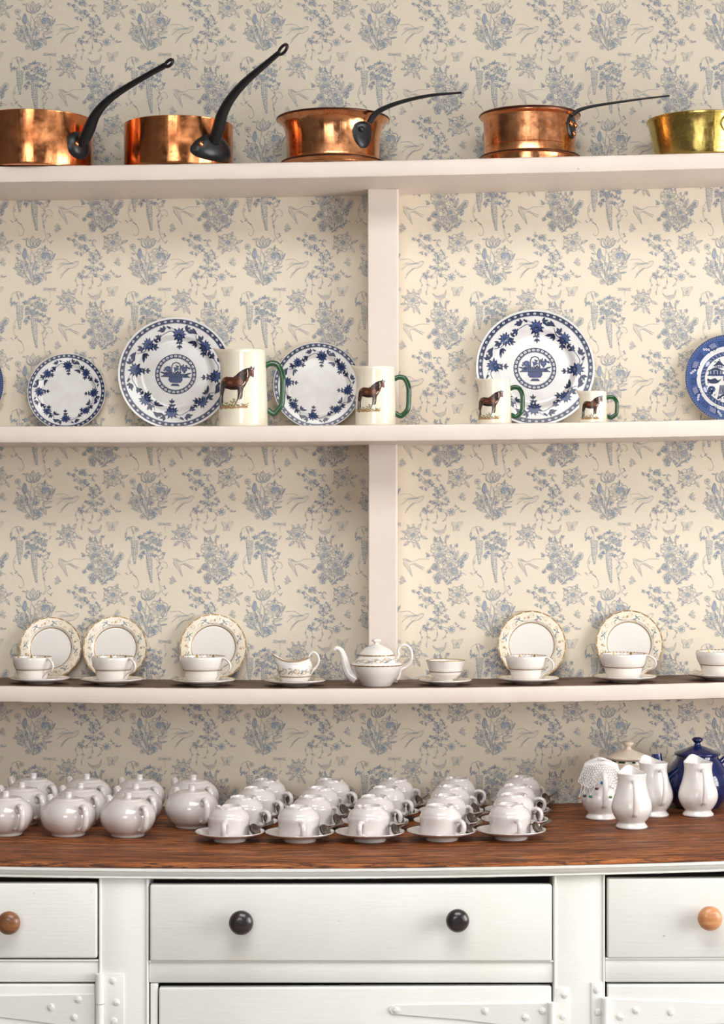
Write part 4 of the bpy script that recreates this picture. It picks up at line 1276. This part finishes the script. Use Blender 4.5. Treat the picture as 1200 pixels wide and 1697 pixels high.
def tea_cup(label, px, y, Wpx, Hpx, zbase, rot=0.0, bands=True):
    k = 1 / S(y); x = PX(px, y); r = Wpx / 2 * k; H = Hpx * k
    root = empty('tea_cup', (x, y, zbase), rot); tag(root, label, 'cup', 'gilt lined tea cups on the lowest shelf')
    out = spl([(r * .56, 0), (r * .66, H * .06), (r * .76, H * .25), (r * .83, H * .47), (r * .84, H * .505), (r * .92, H * .60), (r * .985, H * .80), (r, H * .93), (r * .985, H)], 4)
    prof = [(.0001, .001), (r * .5, .001), (r * .52, 0)] + out + [(r * .96, H * .995), (r * .93, H * .8), (r * .86, H * .6), (r * .76, H * .46), (r * .62, H * .12), (.0001, H * .07)]
    MB().lathe(prof, 56).build('cup_body', M['bone'], root, 50)
    ri = lambda z: float(np.interp(z, [p[1] for p in out], [p[0] for p in out]))
    g = MB()
    for (z, w) in ((H * .495, .0009),):
        g.tube([((ri(z) + .0001) * math.cos(2 * PI * i / 56), (ri(z) + .0001) * math.sin(2 * PI * i / 56), z) for i in range(57)], w, 6, 0, 1, None, False)
    g.build('gilt_line', M['gilt_dark'], root)
    g = MB()
    for i in range(40):                                # broken gilt edge just inside the lip
        a0, a1 = 2 * PI * i / 40, 2 * PI * (i + .72) / 40
        for (ra, za, rb_, zb_) in ((r * .955, H * .985, r * .985, H * 1.004), (r * .945, H * .90, r * .955, H * .985)):
            if zb_ < H and i % 5: continue
            g.add([((ra - .0003) * math.cos(a0), (ra - .0003) * math.sin(a0), za), ((ra - .0003) * math.cos(a1), (ra - .0003) * math.sin(a1), za), ((rb_ - .0003) * math.cos(a1), (rb_ - .0003) * math.sin(a1), zb_ + .0004), ((rb_ - .0003) * math.cos(a0), (rb_ - .0003) * math.sin(a0), zb_ + .0004)], [(0, 1, 2, 3)])
    g.build('gilt_edge', M['gold'], root, 60, False)
    path = ear_handle(r * .93, H * .86, H * .30, r * .48, 0)
    hd = MB().tube(path, [.0024] * len(path), 10, 0, 1.25, (0, 1, 0)).build('handle', M['bone'], root)
    MB().tube([(p[0] + .0005, p[1] - .0024, p[2]) for p in path[3:]], .0007, 5).build('gilt_line', M['gilt_dark'], hd)
    return root
for (cpx, cy_, w, hh, spx, sr, lab, rot) in (
    (54, -.145, 66, 40, 66, .0600, 'leftmost', -.62), (187, -.145, 70, 42, 186, .0635, 'second from left', -.62), (335.5, -.145, 77, 44, 337, .0640, 'third from left, next to the cream jug', -.5),
    (873, -.145, 69, 42, 875, .0620, 'first to the right of the shelf post', -.55), (1034, -.150, 79, 43, 1035, .0640, 'second from the right', -.5), (1193, -.150, 79, 43, 1192, .0630, 'cut off by the right edge', -.5)):
    x_, zb_ = gilt_saucer('gilt bordered saucer under the tea cup ' + lab, spx, cy_, sr, cpx)
    tea_cup('white tea cup with gilt line, ' + lab, cpx, cy_, w, hh, zb_, rot)

def scroll_band(seed, n, r_of, z0, z1):
    """tan scrollwork and grey-blue leaves printed round a pot, between two heights"""
    a = Art(); r = random.Random(seed)
    for i in range(n):
        u = 2 * PI * i / n
        a.arc(u + r.uniform(-.1, .1), r.uniform(.2, .8), .16, .26, r.uniform(0, 6), r.uniform(7.5, 9.5), .05, 2, 1, 0, 8)
        a.leaf(u, r.uniform(.2, .8), r.uniform(-.6, .6), .22, .12, 2 if i % 3 else 4, 1, 2)
        if i % 3 == 0:
            a.stroke(spl([(u, .2), (u + .15, .5), (u + .32, .55), (u + .45, .8)], 3), .09, 4, 2, .03)
    def f(u, v, lay):
        z = lerp(z0, z1, v); rr = r_of(z) + .0003 + .00012 * lay
        return (rr * math.cos(u), rr * math.sin(u), z)
    mb = MB(); a.into(mb, f, .2)
    return mb
def dash_ring(mb, r_of, z, w, n, c0=0, c1=1):
    for i in range(n):
        a0, a1 = 2 * PI * i / n, 2 * PI * (i + 1) / n
        p = [((r_of(zz) + .0004) * math.cos(t), (r_of(zz) + .0004) * math.sin(t), zz) for zz, t in ((z, a0), (z, a1), (z + w, a1), (z + w, a0))]
        mb.add(p, [(0, 1, 2, 3)], c0 if i % 2 else c1)
def interp(pts):
    zs = [p[1] for p in pts]; rs = [p[0] for p in pts]
    return lambda z: float(np.interp(z, zs, rs))
# cream jug of the tea set
x_, zb_ = gilt_saucer('gilt bordered saucer under the small cream jug', 489, -.150, .0615, .4)
def creamer():
    y = -.150; x = PX(489, y)
    root = empty('cream_jug', (x, y, zb_)); tag(root, 'small gilt cream jug with long pouring lip and looped handle', 'jug')
    out = spl([(.0235, 0), (.0265, .005), (.0310, .014), (.0340, .0225), (.0350, .030), (.0330, .040), (.0290, .046), (.0270, .050)], 5)
    th = .0016
    prof = [(.0001, .001), (.022, .001)] + out + [(r - th, z) for r, z in out[::-1]] + [(.0001, .004)]
    def fn(p, a, r, z):
        t = max(0, (z - .030) / .020)
        d = abs((a - PI + PI) % (2 * PI) - PI)
        g = math.exp(-(d / .55) ** 2) * t ** 1.6
        b = math.exp(-((PI - d) / .8) ** 2) * t
        return (p.x - g * .020 + b * .002, p.y * (1 - .25 * g), p.z + g * .009 - .006 * t * (1 - g) * (1 - b) + b * .002)
    MB().lathe(prof, 56, 0, None, fn).build('jug_body', M['bone'], root, 60)
    ro = interp(out)
    sb = scroll_band(8, 26, ro, .0165, .0345); dash_ring(sb, ro, .0135, .0018, 60)
    sb.build('gilt_border', GM, root, 60, False)
    path = spl([(.0265, 0, .047), (.029, 0, .057), (.037, 0, .062), (.0455, 0, .055), (.0475, 0, .044), (.043, 0, .033), (.036, 0, .026), (.031, 0, .018), (.027, 0, .009)], 6)
    MB().tube(path, [.0024] * len(path), 10, 0, 1.2, (0, 1, 0)).build('handle', M['bone'], root)
    lipm = MB()
    rim = []
    for i in range(57):
        a = 2 * PI * i / 56
        p = Vector(fn(Vector((.027 * math.cos(a), .027 * math.sin(a), .050)), a % (2 * PI), .027, .050))
        rim.append(p)
    lipm.tube(rim, .0010, 6, 0, 1, None, False).build('gilt_edge', M['gold'], root)
creamer()
def china_teapot():
    y = -.155; x = PX(624, y)
    root = empty('china_teapot', (x, y, Z3(x) + .0004)); tag(root, 'white china teapot with gilt bands before the shelf post', 'teapot')
    out = spl([(.0290, 0), (.0310, .003), (.0370, .012), (.0455, .026), (.0505, .038), (.0515, .0425)], 5) + spl([(.0500, .0445), (.0440, .0515), (.0370, .0570), (.0340, .0600)], 4)
    MB().lathe([(.0001, .001), (.0275, .001)] + out + [(.031, .0605), (.0001, .0595)], 64).build('pot_body', M['bone'], root, 55)
    lidp = spl([(.0352, .0600), (.0340, .0650), (.0250, .0740), (.0140, .0795), (.0065, .0825)], 5) + [(.0045, .084)]
    ld = MB().lathe([(.0001, .0597), (.0345, .0597)] + lidp + [(.0001, .0845)], 56).build('lid', M['bone'], root, 55)
    MB().lathe(spl([(.0042, .0835), (.0050, .0865), (.0085, .0885), (.0080, .0915), (.0040, .0935), (.0001, .0942)], 5), 24, 0, None, lambda p, a, r, z: (p.x * (1 + .1 * math.cos(6 * a)), p.y * (1 + .1 * math.cos(6 * a)), p.z)).build('finial', M['bone'], ld)
    g = MB(); dash_ring(g, lambda z: .0352, .0602, .0022, 52); g.build('gilt_edge', GM, ld, 60, False)
    ro = interp([(r, z) for r, z in out])
    sb = scroll_band(4, 26, ro, .0455, .0575); dash_ring(sb, ro, .0405, .0021, 64)
    sb.build('gilt_border', GM, root, 60, False)
    path = spl([(-.040, 0, .014), (-.052, 0, .022), (-.060, 0, .038), (-.065, 0, .056), (-.071, 0, .070), (-.079, 0, .0745), (-.0845, 0, .0715)], 6)
    rr = [float(np.interp(i / (len(path) - 1), [0, .2, .45, .75, 1], [.013, .011, .0075, .005, .0042])) for i in range(len(path))]
    MB().tube(path, rr, 14, 0, 1.0, (0, 1, 0)).build('spout', M['bone'], root, 60)
    path = spl([(.0410, 0, .0540), (.0440, 0, .062), (.0430, 0, .070), (.0470, 0, .078), (.0560, 0, .0810), (.0650, 0, .0760), (.0705, 0, .0630), (.0680, 0, .0470), (.0600, 0, .0370), (.0530, 0, .0340), (.0470, 0, .0280), (.0450, 0, .018), (.041, 0, .012)], 6)
    hd = MB().tube(path, [.0030] * len(path), 10, 0, 1.3, (0, 1, 0)).build('handle', M['bone'], root)
    MB().tube([(p[0] - .0012, p[1] - .0028, p[2]) for p in path], .0007, 5).build('gilt_line', M['gold'], hd)
china_teapot()
x_, zb_ = gilt_saucer('gilt bordered saucer under the handleless footed cup', 737.5, -.150, .0545, .9)
def sugar_bowl():
    y = -.155; x = PX(738.5, y); k = 1 / S(y)
    root = empty('footed_bowl', (x, y, zb_)); tag(root, 'white footed sugar bowl with gilt line right of the china teapot', 'bowl')
    H = .0440; r = .0385
    out = spl([(.0165, 0), (.0170, .003), (.0155, .006), (.0225, .0100), (.0300, .0165), (.0325, .0220), (.0345, .0300), (.0365, .0370), (r, H)], 5)
    w = lambda p, a, rr, z: (p.x * (1 + .02 * math.cos(8 * a) * (z / H) ** 3), p.y * (1 + .02 * math.cos(8 * a) * (z / H) ** 3), p.z)
    MB().lathe([(.0001, .001), (.0155, .001)] + out + [(r - .0016, H), (.034, .034), (.030, .020), (.0001, .010)], 56, 0, None, w).build('bowl_body', M['bone'], root, 55)
    ro = interp(out)
    MB().tube([((ro(.0228) + .0001) * math.cos(2 * PI * i / 56), (ro(.0228) + .0001) * math.sin(2 * PI * i / 56), .0228) for i in range(57)], .0008, 6, 0, 1, None, False).build('gilt_line', M['gilt_dark'], root)
    g = MB()
    MBp = [Vector(w(Vector(((r - .0008) * math.cos(2 * PI * i / 56), (r - .0008) * math.sin(2 * PI * i / 56), H + .0004)), 2 * PI * i / 56, r, H)) for i in range(57)]
    g.tube(MBp, .0009, 6, 0, 1, None, False).build('gilt_edge', M['gold'], root)
sugar_bowl()

# ================================================================== WORKTOP: ROUND TEAPOTS
def round_teapot_proto():
    root = empty('round_teapot')
    out = spl([(.0300, .0), (.0318, .002), (.0325, .005)], 2) + spl([(.0345, .0065), (.0430, .014), (.0500, .026), (.0520, .037), (.0500, .048), (.0430, .0590), (.0345, .0655), (.0315, .0668)], 5)
    MB().lathe([(.0001, .001), (.029, .001)] + out + [(.0300, .0690), (.0285, .0690), (.0283, .0672), (.0001, .0668)], 52).build('pot_body', M['white'], root, 50)
    lid = MB().lathe(spl([(.0001, .0674), (.0276, .0674)], 1) + spl([(.0280, .0688), (.0255, .0703), (.014, .0716), (.0075, .0722)], 4) + [(.0001, .0724)], 44).build('lid', M['white'], root, 50)
    MB().lathe([(.0070, .0720), (.0066, .0730), (.0068, .0790), (.0072, .0806), (.0060, .0818), (.0001, .0820)], 24).build('knob', M['white'], lid, 50)
    path = spl([(-.042, 0, .028), (-.053, 0, .036), (-.061, 0, .048), (-.067, 0, .060), (-.0715, 0, .0660)], 6)
    rr = [float(np.interp(i / (len(path) - 1), [0, .4, 1], [.013, .0095, .0066])) for i in range(len(path))]
    MB().tube(path, rr, 14, 0, 1.0, (0, 1, 0)).build('spout', M['white'], root, 60)
    path = spl([(.0465, 0, .0440), (.0500, 0, .0485), (.0490, 0, .0545), (.0530, 0, .0595), (.0610, 0, .0580), (.0655, 0, .0500), (.0660, 0, .0380), (.0625, 0, .0250), (.0540, 0, .0165), (.0440, 0, .0155)], 6)
    MB().tube(path, [.0040] * len(path), 12, 0, 1.6, (0, 1, 0)).build('handle', M['white'], root)
    return root
proto_t = round_teapot_proto()
used = [False]
def put(proto, flag, px, y, rz, label, cat, group, zf, s=1.0, dz=.0004):
    o = copy_tree(proto) if flag[0] else proto
    flag[0] = True
    x = PX(px, y)
    o.location = (x, y, zf(x) + dz)
    o.rotation_euler = (0, 0, rz)
    o.scale = (s, s, s)
    return tag(o, label, cat, group)
g_ = 'small round white teapots on the worktop'
HR = -R(52)                                             # handles point to the viewer's right
for (px, y, rz, sc, lab) in (
    (9, -.405, HR, 1.0, 'front row, cut off by the left edge'), (113, -.400, HR, 1.0, 'front row, centre of three'), (212, -.400, HR, 1.0, 'front row, nearest the cups'),
    (36, -.272, HR + .15, 1.0, 'middle row, furthest left'), (133, -.268, HR, 1.0, 'middle row, second from left'), (225, -.268, HR, 1.0, 'middle row, third from left'), (318, -.285, HR - .12, 1.0, 'middle row, furthest right beside the cups'),
    (55, -.135, HR + .2, 1.0, 'back row, furthest left'), (143.5, -.130, HR, 1.0, 'back row, second from left'), (231, -.130, HR, 1.0, 'back row, third from left'), (320, -.130, HR, 1.0, 'back row, furthest right')):
    put(proto_t, used, px, y, rz, 'small round white teapot, ' + lab, 'teapot', g_, Z4, sc)

# ------------------------------------------------------------------ upturned cups, saucers and spoons
def cup_proto():
    root = empty('upturned_cup')
    r = .0385                                           # rim rests on the saucer
    out = [(r - .0012, 0), (r, .0012), (r, .030), (r + .0006, .0345), (r, .0372)] + spl([(.0376, .0385), (.0356, .0435), (.0322, .0478), (.0286, .0510), (.0262, .0524)], 4)
    foot = [(.0256, .0530), (.0252, .0562), (.0236, .0574), (.0214, .0572), (.0204, .0534), (.0001, .0528)]
    def fn(p, a, rr, z):                                # foot ring cut by three shallow notches
        if z > .0555:
            n = max(0, math.cos(3 * a + .6)) ** 6
            return (p.x, p.y, p.z - .0036 * n)
        return p
    inn = [(r - .0025, .0006), (r - .003, .03), (.033, .042), (.023, .0485), (.0001, .0500)]
    MB().lathe(inn[::-1] + out + foot, 60, 0, None, fn).build('cup_body', M['white'], root, 42)
    path = spl([(r - .002, 0, .0290), (r + .0085, 0, .0315), (r + .0165, 0, .0280), (r + .0190, 0, .0200), (r + .0165, 0, .0120), (r + .0085, 0, .0062), (r - .002, 0, .0070)], 6)
    MB().tube(path, [.0040] * len(path), 12, 0, 1.3, (0, 1, 0)).build('handle', M['white'], root)
    return root
def saucer_proto():
    prof, f, b = saucer_mesh(.0640, 's', .0110, .0075)
    return MB().lathe(prof, 60).build('saucer', M['white'], None, 50), b
def spoon_proto():
    # along +x: bowl at the origin end, handle towards +x; modelled face up
    n, m = 10, 16
    vs, fs = [], []
    for i in range(n + 1):
        t = i / n
        for k in range(m):
            a = 2 * PI * k / m
            vs.append((t * .0185 * math.cos(a) * (1.12 if math.cos(a) < 0 else 1), t * .0125 * math.sin(a), -.0058 * (1 - t * t)))
    for i in range(n):
        for k in range(m):
            k2 = (k + 1) % m
            fs.append((i * m + k, i * m + k2, (i + 1) * m + k2, (i + 1) * m + k))
    mb = MB().add(vs, fs)
    vs2 = [(x, y, z - .0009) for x, y, z in vs]
    mb.add(vs2, fs)
    root = empty('teaspoon')
    mb.build('spoon_bowl', M['steel'], root, 60)
    path = spl([(.0170, 0, -.0008), (.026, 0, .0010), (.045, 0, .0030), (.066, 0, .0012), (.082, 0, -.001)], 5)
    rr = [float(np.interp(i / (len(path) - 1), [0, .2, .6, .9, 1], [.0032, .0018, .0022, .0040, .0030])) for i in range(len(path))]
    MB().tube(path, rr, 10, 0, .38, (0, 0, 1)).build('spoon_handle', M['steel'], root)
    return root
proto_c = cup_proto(); proto_s, sb_ = saucer_proto(); proto_p = spoon_proto()
fc, fs_, fp = [False], [False], [False]
rows = ['front row', 'second row', 'third row', 'back row']
colsn = ['first column from the teapots', 'second column from the teapots', 'middle column', 'second column from the jugs', 'column nearest the jugs']
YR = [-.452, -.321, -.192, -.066]
CXP = [[381, 497, 613, 732, 847], [405, 519, 622, 741, 853], [427, 531, 641, 748, 857], [444, 550, 656, 758, 866]]
ANG = [[-6, 10, -18, 46, 14], [62, 125, 60, 120, 62], [62, 130, 62, 118, 74], [62, 62, 118, 80, 125]]
for ri_ in range(4):
    for ci in range(5):
        px, y = CXP[ri_][ci], YR[ri_] + rnd.uniform(-.002, .002)
        nm = rows[ri_] + ', ' + colsn[ci]
        put(proto_s, fs_, px, y, rnd.uniform(0, 6), 'white saucer holding an upturned cup, ' + nm, 'saucer', 'saucers under the upturned cups', Z4)
        off = -.002
        xo = PX(px, y) + off
        rz = R(ANG[ri_][ci] - 90)
        o = put(proto_c, fc, px, y, rz, 'upturned white cup, ' + nm, 'cup', 'upturned white cups on saucers', Z4, 1.0, .0004 + sb_ + .0003)
        o.location.x = xo
        o = put(proto_p, fp, px, y, 0, 'tarnished teaspoon beside the upturned cup, ' + nm, 'spoon', 'teaspoons on the saucers', Z4)
        jt = rnd.uniform(-.1, .1)
        base = Vector((PX(px, y) + .0480, y - .018 + rnd.uniform(-.003, .003), Z4(PX(px, y)) + .0235))
        o.rotation_mode = 'QUATERNION'
        q = Matrix.Rotation(R(70) + jt, 4, 'Z') @ Matrix.Rotation(R(-2), 4, 'Y') @ Matrix.Rotation(R(56) + jt, 4, 'X')
        o.rotation_quaternion = q.to_quaternion()
        o.location = base

# ------------------------------------------------------------------ white pear-shaped jugs
def jug_proto():
    root = empty('milk_jug')
    H = .109
    out = [(.0300, 0), (.0312, .0012), (.0305, .0040)] + spl([(.0265, .0085), (.0262, .0115), (.0310, .017), (.0372, .028), (.0395, .039), (.0375, .052), (.0325, .067), (.0288, .082), (.0275, .092), (.0282, .100), (.0290, H - .004)], 4)
    th = .0022
    prof = [(.0001, .0012), (.0285, .0012)] + out + [(.0288, H - .0025), (.0268, H - .003)] + [(r - th, z) for r, z in out[::-1] if z > .016] + [(.0001, .012)]
    def fn(p, a, r, z):                                 # pouring lip points away from the viewer (+y)
        t = max(0, (z - .086) / .022)
        d = abs((a - PI / 2 + PI) % (2 * PI) - PI)
        g = math.exp(-(d / .62) ** 2) * t ** 1.5
        return (p.x * (1 - .06 * g), p.y + g * .013, p.z + g * .0125)
    MB().lathe(prof, 60, 0, None, fn).build('jug_body', M['white_jug'], root, 60)
    path = spl([(0, -.0265, .0905), (0, -.0345, .0950), (0, -.0450, .0905), (0, -.0510, .0800), (0, -.0525, .0630), (0, -.0500, .0450), (0, -.0450, .0310), (0, -.0370, .0265)], 6)
    MB().tube(path, [float(np.interp(i, [0, 12, 36, 42], [.0042, .0050, .0055, .0055])) for i in range(len(path))], 12, 0, .6, (0, -1, 0)).build('handle', M['white_jug'], root)
    return root
proto_j = jug_proto(); fj = [False]
gj = 'pear-shaped white milk jugs'
put(proto_j, fj, 1047, -.350, .02, 'front pear-shaped white jug, nearest the worktop edge', 'jug', gj, Z4, .97)
put(proto_j, fj, 1083, -.205, .32, 'white jug half hidden behind the front jug, on its right', 'jug', gj, Z4, .98)
put(proto_j, fj, 1157, -.222, .12, 'white jug standing in front of the navy teapot', 'jug', gj, Z4, .98)
cov = put(proto_j, fj, 996, -.222, .05, 'white jug under the beaded crochet cover', 'jug', gj, Z4, .97)

# crochet cover over the left jug
def lace_cover():
    x, y = cov.location.x, cov.location.y
    z = cov.location.z
    root = empty('lace_cover', (x, y, z + .06)); tag(root, 'white crochet jug cover edged with hanging coloured beads', 'cover')
    H0 = .1075 - .06
    def surf(t, a):
        # t 0..1 from the centre outwards, draping over the rim and down the sides
        n = 1 + .10 * math.sin(5 * a + .6) + .05 * math.sin(11 * a)
        s_ = t * .070
        top = .026
        lift = .010 * math.exp(-((abs((a - PI / 2 + PI) % (2 * PI) - PI)) / .8) ** 2)
        if s_ < top:
            r = s_; zz = H0 + .0045 - .006 * (s_ / top) ** 2 + lift * (s_ / top)
        else:
            d = s_ - top
            r = .0315 + .012 * (d / .044) + .0028 * math.sin(8 * a) * (d / .044)
            zz = H0 - .0015 - d * .88 * n + lift * max(0, 1 - d / .03)
        return Vector((r * math.cos(a), r * math.sin(a), zz))
    na, nt = 40, 13
    vs, fs = [], []
    for i in range(nt + 1):
        for k in range(na):
            vs.append(surf(max(.03, i / nt), 2 * PI * (k + .5 * (i % 2)) / na))
    for i in range(nt):
        for k in range(na):
            k2 = (k + 1) % na
            A, B, C, E = i * na + k, i * na + k2, (i + 1) * na + k2, (i + 1) * na + k
            fs += [(A, B, E), (B, C, E)] if i % 2 == 0 else [(A, B, C), (A, C, E)]
    lc = MB().add(vs, fs).build('crochet_net', M['lace'], root, 60, False)
    wf = lc.modifiers.new('net', 'WIREFRAME'); wf.thickness = .0024; wf.use_even_offset = False; wf.use_replace = True
    # scallop threads with beads
    for (bx, by, mat) in ((998, 1297, 'bead_blue'), (989, 1307, 'bead_maroon'), (969, 1319, 'bead_navy'), (979, 1320, 'bead_teal'), (960, 1322, 'bead_amber'), (1012, 1321, 'bead_green')):
        yb = y - .044 if bx > 975 else y - .030
        c = P(bx, by, yb) - Vector(root.location)
        an = math.atan2(c.y, c.x)
        for sg in (-.16, .16):
            p0 = surf(.94, an + sg)
            MB().tube(spl([p0, p0.lerp(c, .55) + Vector((0, -.002, .0)), c + Vector((0, 0, .002))], 4), .0005, 5).build('thread', M['lace'], root)
        MB().lathe(spl([(.0004, -.0026), (.0027, -.0022), (.0038, 0), (.0027, .0022), (.0004, .0026)], 3), 14, 0, Matrix.Translation(c)).build('bead', M[mat], root)
lace_cover()

# ------------------------------------------------------------------ lidded teapots at the back right
def big_pot(name, label, px, y, rb, Hs, mat, lid_r, spout, band, rz):
    x = PX(px, y)
    root = empty(name, (x, y, Z4(x) + .0004), rz); tag(root, label, 'teapot')
    out = spl([(rb * .60, 0), (rb * .66, .003), (rb * .86, Hs * .18), (rb, Hs * .42), (rb * .95, Hs * .64), (rb * .76, Hs * .84), (lid_r * .96, Hs * .93), (lid_r * .90, Hs)], 6)
    MB().lathe([(.0001, .001), (rb * .55, .001)] + out + [(lid_r * .8, Hs), (.0001, Hs - .002)], 60).build('pot_body', mat, root, 55)
    z0 = Hs + .0004
    lid = MB().lathe([(.0001, z0), (lid_r * .98, z0)] + spl([(lid_r * 1.02, z0 + .002), (lid_r * 1.02, z0 + .0045), (lid_r * .93, z0 + .0070), (lid_r * .62, z0 + .0125), (lid_r * .34, z0 + .0170), (.0085, z0 + .0195)], 4) + [(.0001, z0 + .0200)], 52).build('lid', mat, root, 50)
    MB().lathe(spl([(.0085, z0 + .0185), (.0062, z0 + .0225), (.0066, z0 + .0255), (.0108, z0 + .0295), (.0112, z0 + .0325), (.0070, z0 + .0360), (.0001, z0 + .0368)], 5), 28).build('knob', mat, lid)
    path = spl([(-rb * .80, 0, Hs * .34), (-rb * 1.05, 0, Hs * .52), (-rb * 1.22, 0, Hs * .82), (-rb * spout, 0, Hs * 1.05)], 7)
    rr = [float(np.interp(i / (len(path) - 1), [0, .4, 1], [.019, .014, .0105])) for i in range(len(path))]
    MB().tube(path, rr, 16, 0, 1, (0, 1, 0)).build('spout', mat, root, 60)
    path = spl([(rb * .70, 0, Hs * .86), (rb * .98, 0, Hs * .98), (rb * 1.30, 0, Hs * .90), (rb * 1.45, 0, Hs * .65), (rb * 1.32, 0, Hs * .40), (rb * .92, 0, Hs * .28)], 7)
    MB().tube(path, .0058, 12, 0, 1.3, (0, 1, 0)).build('handle', mat, root)
    if band:
        g = MB(); ro = interp(out)
        n = 36
        for i in range(n):
            if i % 3 == 2: continue
            a0, a1 = 2 * PI * i / n, 2 * PI * (i + 1) / n
            g.add([((ro(z) + .0005) * math.cos(t), (ro(z) + .0005) * math.sin(t), z) for z, t in ((Hs * .955, a0), (Hs * .955, a1), (Hs * .99, a1), (Hs * .99, a0))], [(0, 1, 2, 3)])
        g.build('green_band', band, root, 60, False)
    return root
big_pot('cream_teapot', 'cream lidded teapot behind the white jugs', 1041, -.105, .0560, .1000, M['cream_pot'], .0425, 1.38, M['green'], R(-36))
big_pot('navy_teapot', 'glossy navy blue teapot with knobbed lid at the back right', 1156, -.112, .0680, .1040, M['blue_pot'], .0455, 1.25, None, R(8))
